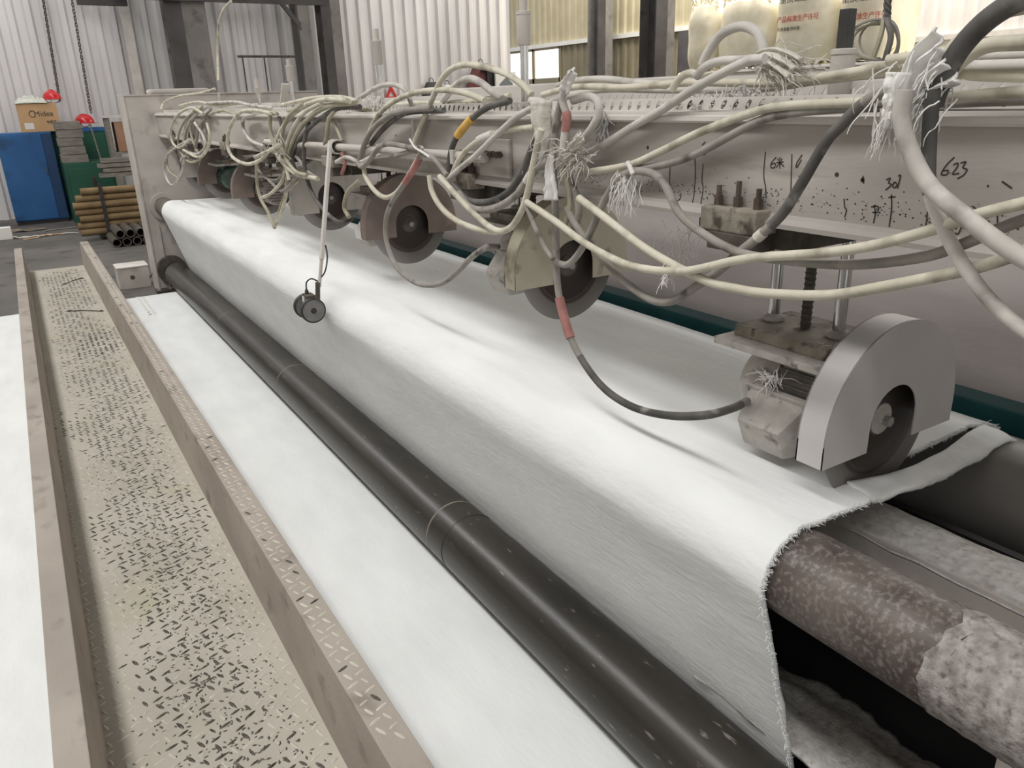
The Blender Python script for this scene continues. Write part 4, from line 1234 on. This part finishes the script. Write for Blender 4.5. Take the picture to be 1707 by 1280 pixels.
t = thing('green_chest', (.9, 13.6, 0), 'low dark green chest under the grey crates', 'chest')
MB().box((.58, 13.25, 0), (1.25, 14.1, .90)).build('body', GREEN, t, bevel=.008)
MB().box((.62, 13.235, .1), (1.2, 13.25, .82)).build('door', GREEN, t, bevel=.004)
# carton on the cabinet
a, b2 = aty(38, 224, 14.05), aty(104, 222, 14.05)
t = thing('carton', (a.x, 14.2, 1.33), 'brown cardboard carton with printed lettering on top of the blue cabinet', 'carton')
cx0, cx1, cz0, cz1 = a.x, b2.x, 1.332, 1.332 + .40
MB().box((cx0, 14.05, cz0), (cx1, 14.5, cz1)).build('box_body', CARD, t, bevel=.006)
MB().box((cx0, 14.27, cz1), (cx1, 14.29, cz1 + .002)).build('tape_strip', mat('brown_tape', srgb(170, 132, 92)), t)
MB().box((cx0 + .05, 14.046, cz0 + .04), (cx0 + .17, 14.0495, cz0 + .13)).build('shipping_label', WHITE, t)
mt_ = Matrix.Translation((cx0 + .20, 14.047, cz0 + .22)) @ Matrix.Rotation(R(90), 4, 'X')
text_mesh('Midea', .105, .001, DARKINK, t, mt_)
ring = [Vector((cx0 + .185 + .045 * math.cos(q), 14.047, cz0 + .255 + .045 * math.sin(q))) for q in [R(-40) - i * R(26) for i in range(11)]]
MB().tube(ring, .005, 6).build('logo_arc', DARKINK, t)
text_mesh('电暖器', .045, .001, DARKINK, t, Matrix.Translation((cx0 + .34, 14.047, cz0 + .12)) @ Matrix.Rotation(R(90), 4, 'X'))
m = MB().grid(24, 24, lambda u, v: (cx0 - .02 + u * (cx1 - cx0) * .85, 14.03 + v * .4, cz1 + .004 + .12 * math.sin(u * math.pi) ** .6 * math.sin(v * math.pi) ** .6 * (.6 + .9 * abs(noise.noise((u * 6, v * 6, 2))))))
tag(m.build('plastic_bag', mat('crumpled_plastic', srgb(196, 200, 186), srgb(214, 216, 204), 9, .3, 0, .3, 20), None, True, solid=.003), 'crumpled pale plastic bag lying on the brown carton', 'bag')


def helmet(c, rot, label):
    t = thing('safety_helmet', c, label, 'helmet', 'red safety helmets')
    mm = Matrix.Translation(c) @ Matrix.Rotation(rot, 4, 'Z')
    m = MB().grid(28, 14, lambda u, v: mm @ Vector((.145 * math.cos(u * 2 * math.pi) * math.cos(v * math.pi / 2), .115 * math.sin(u * 2 * math.pi) * math.cos(v * math.pi / 2), .125 * math.sin(v * math.pi / 2))))
    m.build('shell', RED, t, True)
    br = MB().grid(28, 3, lambda u, v: mm @ Vector(((.145 + v * (.012 + .045 * max(0, math.cos(u * 2 * math.pi)) ** 2)) * math.cos(u * 2 * math.pi), (.115 + v * .012) * math.sin(u * 2 * math.pi), -.006 * v)))
    br.build('brim', RED, t, True, solid=.004)
    MB().tube([mm @ Vector((.145 * math.cos(q), 0, .127 * math.sin(q) + .002)) for q in [R(10 + i * 16) for i in range(11)]], .008, 6).build('ridge', RED, t, True)
    MB().tube([mm @ Vector((.02 * math.cos(q), .10 * math.cos(q), -.012 - .05 * math.sin(q))) for q in [R(i * 18) for i in range(11)]], .006, 6).build('chin_strap', BLACKM, t, True)


hp = aty(89, 172, 14.15)
helmet(Vector((hp.x, 14.2, cz1 + .06)), R(-60), 'red safety helmet lying on the carton')
hp = aty(142, 207, 14.5)
helmet(Vector((hp.x, 14.5, 1.43)), R(-30), 'red safety helmet lying on the green cabinet')
for k in range(5):
    p = aty(122, 200, 13.5)
    dz = .115
    z = .902 + k * dz
    o = MB().box((p.x - .26 + .012 * (k % 2), 13.3, z), (p.x + .08 - .012 * (k % 3), 13.8, z + dz - .006)).build('grey_crate', GREYBOX, None, bevel=.004)
    tag(o, ['lowest grey board crate of the stack on the green chest', 'second lowest grey crate on the green chest', 'middle grey crate of the stack on the green chest', 'second highest grey crate on the green chest', 'topmost grey crate of the stack beside the carton'][k], 'crate', 'grey crates stacked on the chest')
# tube rack
t = thing('tube_rack', (1.4, 11.7, 0), 'dark steel rack with straps holding the cardboard tubes', 'rack')
for x in (.86, 2.0):
    MB().box((x - .022, 11.545, .10), (x + .022, 11.557, .72)).build('strap', BLACKM, t)
    MB().box((x - .04, 11.56, .0), (x + .04, 12.3, .04)).build('skid', BLACKM, t)
    MB().box((x - .03, 12.16, .06), (x + .03, 12.22, .76)).build('post', BLACKM, t)
MB().box((.75, 11.545, .04), (2.2, 12.22, .062)).build('shelf', BLACKM, t)
rnd = random.Random(4)
lab = ['bottom', 'second', 'third', 'fourth', 'fifth', 'sixth', 'top']
for k in range(7):
    off = rnd.uniform(-.05, .09)
    z = .108 + k * .0865
    m = MB().lathe((.55 + off, 11.605 + .02 * (k % 2), z), (1, 0, 0), [(.3, .034), (0, .034), (0, .0435), (1.8, .0435), (1.8, .02)], 20)
    tag(m.build('cardboard_tube', TUBEC, None, True), 'brown cardboard tube, %s of the row of tubes on the rack' % lab[k], 'cardboard tube', 'cardboard tubes on the rack')
    m = MB().lathe((.78 + off, 11.75, z + .03), (1, 0, 0), [(.3, .028), (0, .028), (0, .040), (1.6, .040), (1.6, .02)], 20)
    if k in (1, 3, 5):
        tag(m.build('cardboard_tube', TUBEC, None, True), 'brown cardboard tube behind the %s tube of the row' % lab[k], 'cardboard tube', 'cardboard tubes on the rack')
nth = ['leftmost', 'second', 'middle', 'fourth', 'rightmost']
for j in range(2):
    for k in range(5):
        x = .86 + k * .118 + (.058 if j else 0)
        m = MB().lathe((x, 10.75, .055 + j * .102), (0, 1, 0), [(.3, .044), (0, .044), (0, .054), (.7, .054), (.7, .03)], 10)
        tag(m.build('pipe_core', DARKM, None, False), '%s open pipe end in the %s row below the tubes' % (nth[k], ['lower', 'upper'][j]), 'pipe', 'open pipe cores below the tubes')
# steel channels lying on the rack
for k in range(4):
    z = .765 + k * .062
    o = MB().prism([(11.9, z), (12.1, z), (12.1, z + .05), (12.08, z + .05), (12.08, z + .015), (11.92, z + .015), (11.92, z + .05), (11.9, z + .05)], 'x', .92 + .05 * (k % 2), 1.85 - .04 * k).build('steel_channel', GREYBOX)
    tag(o, ['lowest', 'second', 'third', 'topmost'][k] + ' grey steel channel lying on the tube rack', 'steel channel', 'steel channels on the rack')
t = thing('open_shelf', (1.75, 13.2, 0), 'narrow grey shelf unit with a brown carton inside', 'shelf')
MB().box((1.22, 13.0, 0), (1.27, 13.4, 1.50)).build('side_panel', GREYBOX, t)
MB().box((2.05, 13.0, 0), (2.10, 13.4, 1.50)).build('side_panel', GREYBOX, t)
MB().box((1.20, 12.98, 1.50), (2.12, 13.42, 1.53)).build('top_panel', PALE, t)
MB().box((1.27, 13.0, 1.0), (2.05, 13.4, 1.03)).build('shelf_board', GREYBOX, t)
tag(MB().box((1.32, 13.02, 1.031), (2.0, 13.35, 1.44)).build('shelf_carton', mat('red_brown_carton', srgb(150, 116, 92), srgb(166, 130, 106), 5, .85), None, bevel=.01), 'reddish brown carton standing in the grey shelf', 'carton')
# leaning bar
t0, t1 = aty(150, 205, 13.2), aty(168, 262, 13.2)
tag(MB().tube([Vector((t1.x, 13.2, .905)), Vector((t0.x, 13.24, t0.z))], .012, 8).build('steel_bar', GREYBOX, None, True), 'thin grey steel bar leaning beside the crates', 'bar')
# hanging chains on the wall


def chain(px0, px1, py1, label):
    a, b = aty(px0, -60, 14.85), aty(px1, py1, 14.85)
    t = thing('hanging_chain', b, label, 'chain', 'chains hanging on the sheet wall')
    m = MB()
    n = 46
    for k in range(n):
        c = a + (b - a) * (k / n)
        rot = Matrix.Translation(c) @ Matrix.Rotation(R(90 * (k % 2) + 30), 4, 'Z')
        m.tube([rot @ Vector((.018 * math.cos(q), 0, .036 * math.sin(q))) for q in [i * math.pi / 5 for i in range(11)]], .007, 4, False)
    o = m.build('chain_links', DARKM, t)
    o['kind'] = 'stuff'


chain(62, 100, 170, 'dark chain hanging behind the red helmet on the carton')
chain(110, 152, 190, 'dark chain hanging to the second red helmet')
# pipe rail on the wall
t = thing('pipe_rail', (3.9, 14.2, 0), 'thin dark pipe rail in front of the sheet wall', 'pipe')
p0_, p1_ = aty(396, 94, 14.2), aty(492, 94, 14.2)
MB().cyl(p0_, p1_, .02, n=8).build('rail', DARKM, t, True)
for px in (404, 440):
    q = aty(px, 94, 14.2)
    MB().cyl(q, Vector((q.x, q.y, 0)), .012, n=6).build('dropper', DARKM, t, True)
# things hanging on the sheet wall
q = aty(652, 153, 14.93)
t = thing('warning_triangle', q, 'red warning triangle hanging on the sheet wall', 'sign')
tri = [(q.x - .13, q.z - .12), (q.x + .13, q.z - .12), (q.x, q.z + .13)]
tin = [(q.x - .06, q.z - .085), (q.x + .06, q.z - .085), (q.x, q.z + .03)]
m = MB()
vs = [(p[0], 14.92, p[1]) for p in tri] + [(p[0], 14.92, p[1]) for p in tin] + [(p[0], 14.955, p[1]) for p in tri] + [(p[0], 14.955, p[1]) for p in tin]
m.add(vs, [(i, (i + 1) % 3, 3 + (i + 1) % 3, 3 + i) for i in range(3)] + [(6 + i, 9 + i, 9 + (i + 1) % 3, 6 + (i + 1) % 3) for i in range(3)] + [(i, 6 + i, 6 + (i + 1) % 3, (i + 1) % 3) for i in range(3)] + [(3 + i, 3 + (i + 1) % 3, 9 + (i + 1) % 3, 9 + i) for i in range(3)])
m.build('triangle_frame', RED, t)
MB().box((q.x - .09, 14.94, q.z - .1), (q.x + .09, 14.945, q.z + .07)).build('backing', WHITE, t)


def hanging_blob(px, py, y, wx, h, mt, name, label, cat, seed):
    c = aty(px, py, y)
    def fn(u, v):
        a = u * 2 * math.pi
        w_ = wx * (.35 + .65 * math.sin(min(1, (1 - v) * 1.4 + .12) * math.pi / 2)) * (1 + .15 * noise.noise((math.cos(a) * 2, v * 4, seed)))
        return (c.x + w_ * math.cos(a), c.y - .1 + .10 * math.sin(a) * (1.2 - v), c.z + h * (v - .7))
    t = thing(name, c, label, cat)
    MB().grid(28, 12, fn).build('cloth_body', mt, t, True)
    MB().tube([Vector((c.x + .05 * math.cos(q), c.y - .1, c.z + h * .3 + .06 * math.sin(q) + .02)) for q in [i * math.pi / 6 for i in range(13)]], .008, 5).build('hanger_loop', BLACKM, t, True)


hanging_blob(716, 152, 14.94, .24, .55, BLACKM, 'hanging_bag', 'black bag hanging on the sheet wall behind the tray', 'bag', 1)
hanging_blob(798, 130, 14.7, .34, .9, MAROON, 'hanging_jacket', 'maroon jacket hanging beside the dark cupboard', 'jacket', 2)
hanging_blob(742, 152, 14.94, .12, .4, WHITEP, 'hanging_bag', 'small white bag hanging between the black bag and the jacket', 'bag', 3)
a = aty(812, 118, 14.5)
t = thing('dark_cupboard', (a.x + .2, 14.6, 0), 'tall black cupboard at the end of the sheet wall', 'cupboard')
MB().box((a.x, 14.5, 0), (a.x + .30, 14.9, a.z)).build('body', BLACKM, t, bevel=.006)
MB().box((a.x - .1, 14.45, a.z), (a.x + .32, 14.9, a.z + .04)).build('top_board', BLACKM, t)
a, b = aty(826, 120, 14.4), aty(860, 120, 14.4)
t = thing('white_door', ((a.x + b.x) / 2, 14.4, 0), 'white door with an arched glass pane beside the black cupboard', 'door')
MB().box((a.x, 14.4, 0), (b.x, 14.45, a.z)).build('door_leaf', WHITEP, t, bevel=.006)
w_ = b.x - a.x
MB().prism([(a.x + .2 * w_, .9), (b.x - .2 * w_, .9), (b.x - .2 * w_, a.z - .22), (a.x + w_ / 2, a.z - .10), (a.x + .2 * w_, a.z - .22)], 'y', 14.38, 14.40).build('pane', GLASS, t)


# ------------------------------------------------------------------ jumbo bags
def big_bag(yc, x, w, h, zb, label, seed, text=None, dp=.95):
    C = Vector((x + dp / 2, yc, zb))
    t = thing('bulk_bag', C, label, 'bulk bag', 'woven bulk bags stacked by the right wall')
    def fn(u, v):
        a = u * 2 * math.pi
        ca, sa = math.cos(a), math.sin(a)
        k = 1 / (abs(ca) ** 4 + abs(sa) ** 4) ** .25
        bul = (1 - .12 * (2 * min(v / .8, 1) - 1) ** 4) if v < .8 else .88 * (1 - (v - .8) / .2) ** .55
        bul += .035 * noise.noise((ca * 1.6 + seed, sa * 1.6, v * 4))
        z = h * (min(v / .8, 1) * .93 + (max(v - .8, 0) / .2) * .07) + (.05 * noise.noise((ca * 4, sa * 4, seed)) if v > .7 else 0)
        return (C.x + dp / 2 * k * ca * bul, C.y + w / 2 * k * sa * bul, zb + z)
    MB().grid(48, 26, fn).build('sack', BAG, t, True)
    for sx in (-1, 1):
        for sy in (-1, 1):
            q = Vector((C.x + sx * dp * .34, C.y + sy * w * .34, zb + h * .88))
            lp = [q + Vector((0, .10 * math.cos(g), .20 * math.sin(g))) for g in [i * math.pi / 8 for i in range(9)]]
            MB().tube(lp, .022, 5).build('lifting_loop', BAG, t, True)
    m = fibres(26, (C.x - dp * .3, C.y, zb + h * .97), (.05, w * .16, .02), .16, -.1, .018, seed)
    m.build('ruffle', BAG, t)['kind'] = 'stuff'
    if text:
        xx = C.x - dp / 2 * 1.06
        for body, sz, fy, fz, im in text:
            text_mesh(body, sz, .002, im, t, Matrix.Translation((xx, C.y + w * fy, zb + h * fz)) @ Matrix.Rotation(R(-90), 4, 'Z') @ Matrix.Rotation(R(90), 4, 'X'))
    return t


for yy, nm in ((7.3, 'rightmost'), (8.5, 'second from the right'), (9.75, 'second from the left'), (11.0, 'leftmost')):
    tag(MB().box((11.0, yy - .58, 0), (12.1, yy + .58, 1.02)).build('concrete_plinth', FLOORM, None, bevel=.02), 'grey plinth under the bulk bags, %s of four' % nm, 'plinth', 'plinths under the bags')
RT = [('重质碳酸钙', .14, .34, .70, DARKINK), ('产品标准生产许可', .10, .36, .48, REDINK), ('包装重量 净含量', .06, .34, .38, DARKINK)]
big_bag(11.24, 11.0, .70, 1.12, 2.0, 'cream bulk bag next to the broad column, upper row', 1)
big_bag(10.25, 11.0, 1.2, 1.1, 2.0, 'cream bulk bag behind the standing cable arch, upper row', 2)
big_bag(9.0, 11.0, 1.16, 1.28, 2.0, 'bright bulk bag with a red printed line, upper row', 3, RT)
big_bag(7.92, 11.0, .92, 1.12, 2.0, 'bulk bag behind the black jack shaft, upper row', 4, RT[:2])
big_bag(11.0, 11.0, 1.18, .98, 1.02, 'lower bulk bag with a loop beside the broad column', 5)
big_bag(9.75, 11.0, 1.18, .98, 1.02, 'lower bulk bag behind the frayed cord bundle', 6, [('重质钙粉', .12, .30, .76, DARKINK)])
big_bag(8.5, 11.0, 1.18, .98, 1.02, 'lower bulk bag under the hanging coil', 7)
big_bag(7.28, 11.0, 1.1, .98, 1.02, 'lower bulk bag at the right end of the row', 9)
big_bag(12.75, 11.3, .8, .75, 1.1, 'small bulk bag with a pointed loop left of the broad column', 8, None, .6)
tag(MB().box((11.3, 12.3, 0), (11.95, 13.2, 1.1)).build('concrete_plinth', FLOORM, None, bevel=.02), 'grey plinth under the small bulk bag', 'plinth', 'plinths under the bags')

# hanging coil above the beam
t = thing('cable_coil', atx(1470, 60, 2.0), 'coil of dark cable hanging on a rope above the beam', 'cable coil')
cx_, cy_ = 1466, 66
for k, (rx, ry, dx, dy) in enumerate(((42, 34, 0, 0), (38, 31, 3, 3), (33, 36, 8, 2), (44, 30, -2, 4))):
    pts = [atx(cx_ + dx + rx * math.cos(q) * (1 - .25 * math.cos(q)), cy_ + dy + ry * math.sin(q), 2.0 + .01 * k) for q in [i * 2 * math.pi / 26 for i in range(27)]]
    MB().tube(pts, .0035, 6).build('coil_turn', OLIVEC if k % 2 else GREYC, t, True)
rp = spline([atx(1482, -60, 2.0), atx(1480, 0, 2.0), atx(1478, 35, 2.0)], 8)
m = MB()
for k in range(3):
    m.tube([q + Vector((.006 * math.cos(i * .9 + k * 2.1), .006 * math.sin(i * .9 + k * 2.1), 0)) for i, q in enumerate(rp)], .005, 5)
m.build('rope', DARKC, t, True)
m = MB().tube(spline([atx(1478, 30, 1.98), atx(1485, 60, 1.98), atx(1478, 90, 1.98), atx(1474, 102, 1.98)]), [.008] * 25, 6)
m.build('strap', DARKC, t, True)
MB().tube(spline([atx(1474, 30, 1.98), atx(1468, 60, 1.98), atx(1456, 95, 1.98)]), .007, 6).build('strap', OLIVEC, t, True)
# loose strip on the tray
a = atx(452, 160, 1.3)
tag(MB().box((-.02, -.004, 0), (.02, .004, .16), Matrix.Translation(atx(472, 182, 1.3)) @ Matrix.Rotation(R(38), 4, 'X')).build('metal_strip', PALE), 'short pale metal strip leaning on the tray near the columns', 'strip')

# ------------------------------------------------------------------ floor clutter
t = thing('junction_box', (.86, 8.45, 0), 'small pale grey box on the floor by the end frame', 'box')
p = atz(228, 480, 0)
MB().box((p.x - .14, p.y - .02, 0), (p.x + .13, p.y + .24, .20)).build('box_body', DUSTY, t, bevel=.006)
MB().box((p.x - .145, p.y - .025, .20), (p.x + .135, p.y + .245, .212)).build('lid', PALE, t, bevel=.003)
MB().cyl((p.x - .02, p.y - .024, .11), (p.x - .02, p.y - .018, .11), .02, n=12).build('knockout', DARKM, t)
tag(MB().tube(spline([atz(200, 482, .012), atz(225, 478, .012), atz(245, 468, .03), Vector((.9, 7.9, .18))]), .01, 6).build('floor_cable', OLIVEC, None, True), 'olive cable lying by the grey box on the floor', 'cable')
rnd = random.Random(9)
names = ['dusty strip of cardboard in the rubbish by the blue cabinet', 'bent rubbish strip in front of the blue cabinet', 'torn paper strip on the floor left of the tubes', 'curled grey scrap at the left edge of the floor', 'long pale scrap strip in front of the blue cabinet', 'brown scrap strip nearest the walkway end', 'flat torn scrap beside the blue cabinet foot']
for k in range(7):
    p = atz(8 + k * 16 + rnd.uniform(-5, 5), 384 + rnd.uniform(-6, 16), 0)
    L, an, wd = rnd.uniform(.35, .8), rnd.uniform(-.5, .5), rnd.uniform(.04, .10)
    mm = Matrix.Translation((p.x, p.y, .004)) @ Matrix.Rotation(an, 4, 'Z')
    m = MB().grid(10, 3, lambda u, v: mm @ Vector(((u - .5) * L, (v - .5) * wd + .05 * math.sin(u * 5 + k), .03 * math.sin(u * math.pi) * abs(noise.noise((u * 3, k, 0))) * 2 + .004 * v)))
    tag(m.build('floor_scrap', [CARD, CLOTH, GREYBOX, TUBEC][k % 4], None, True, solid=.004), names[k], 'scrap', 'rubbish on the floor')
p = atz(8, 400, 0)
tag(MB().box((p.x - .08, p.y, 0), (p.x + .10, p.y + .15, .16), None).build('paper_box', WHITEP, None, bevel=.006), 'small white paper box in the rubbish at the left', 'box')
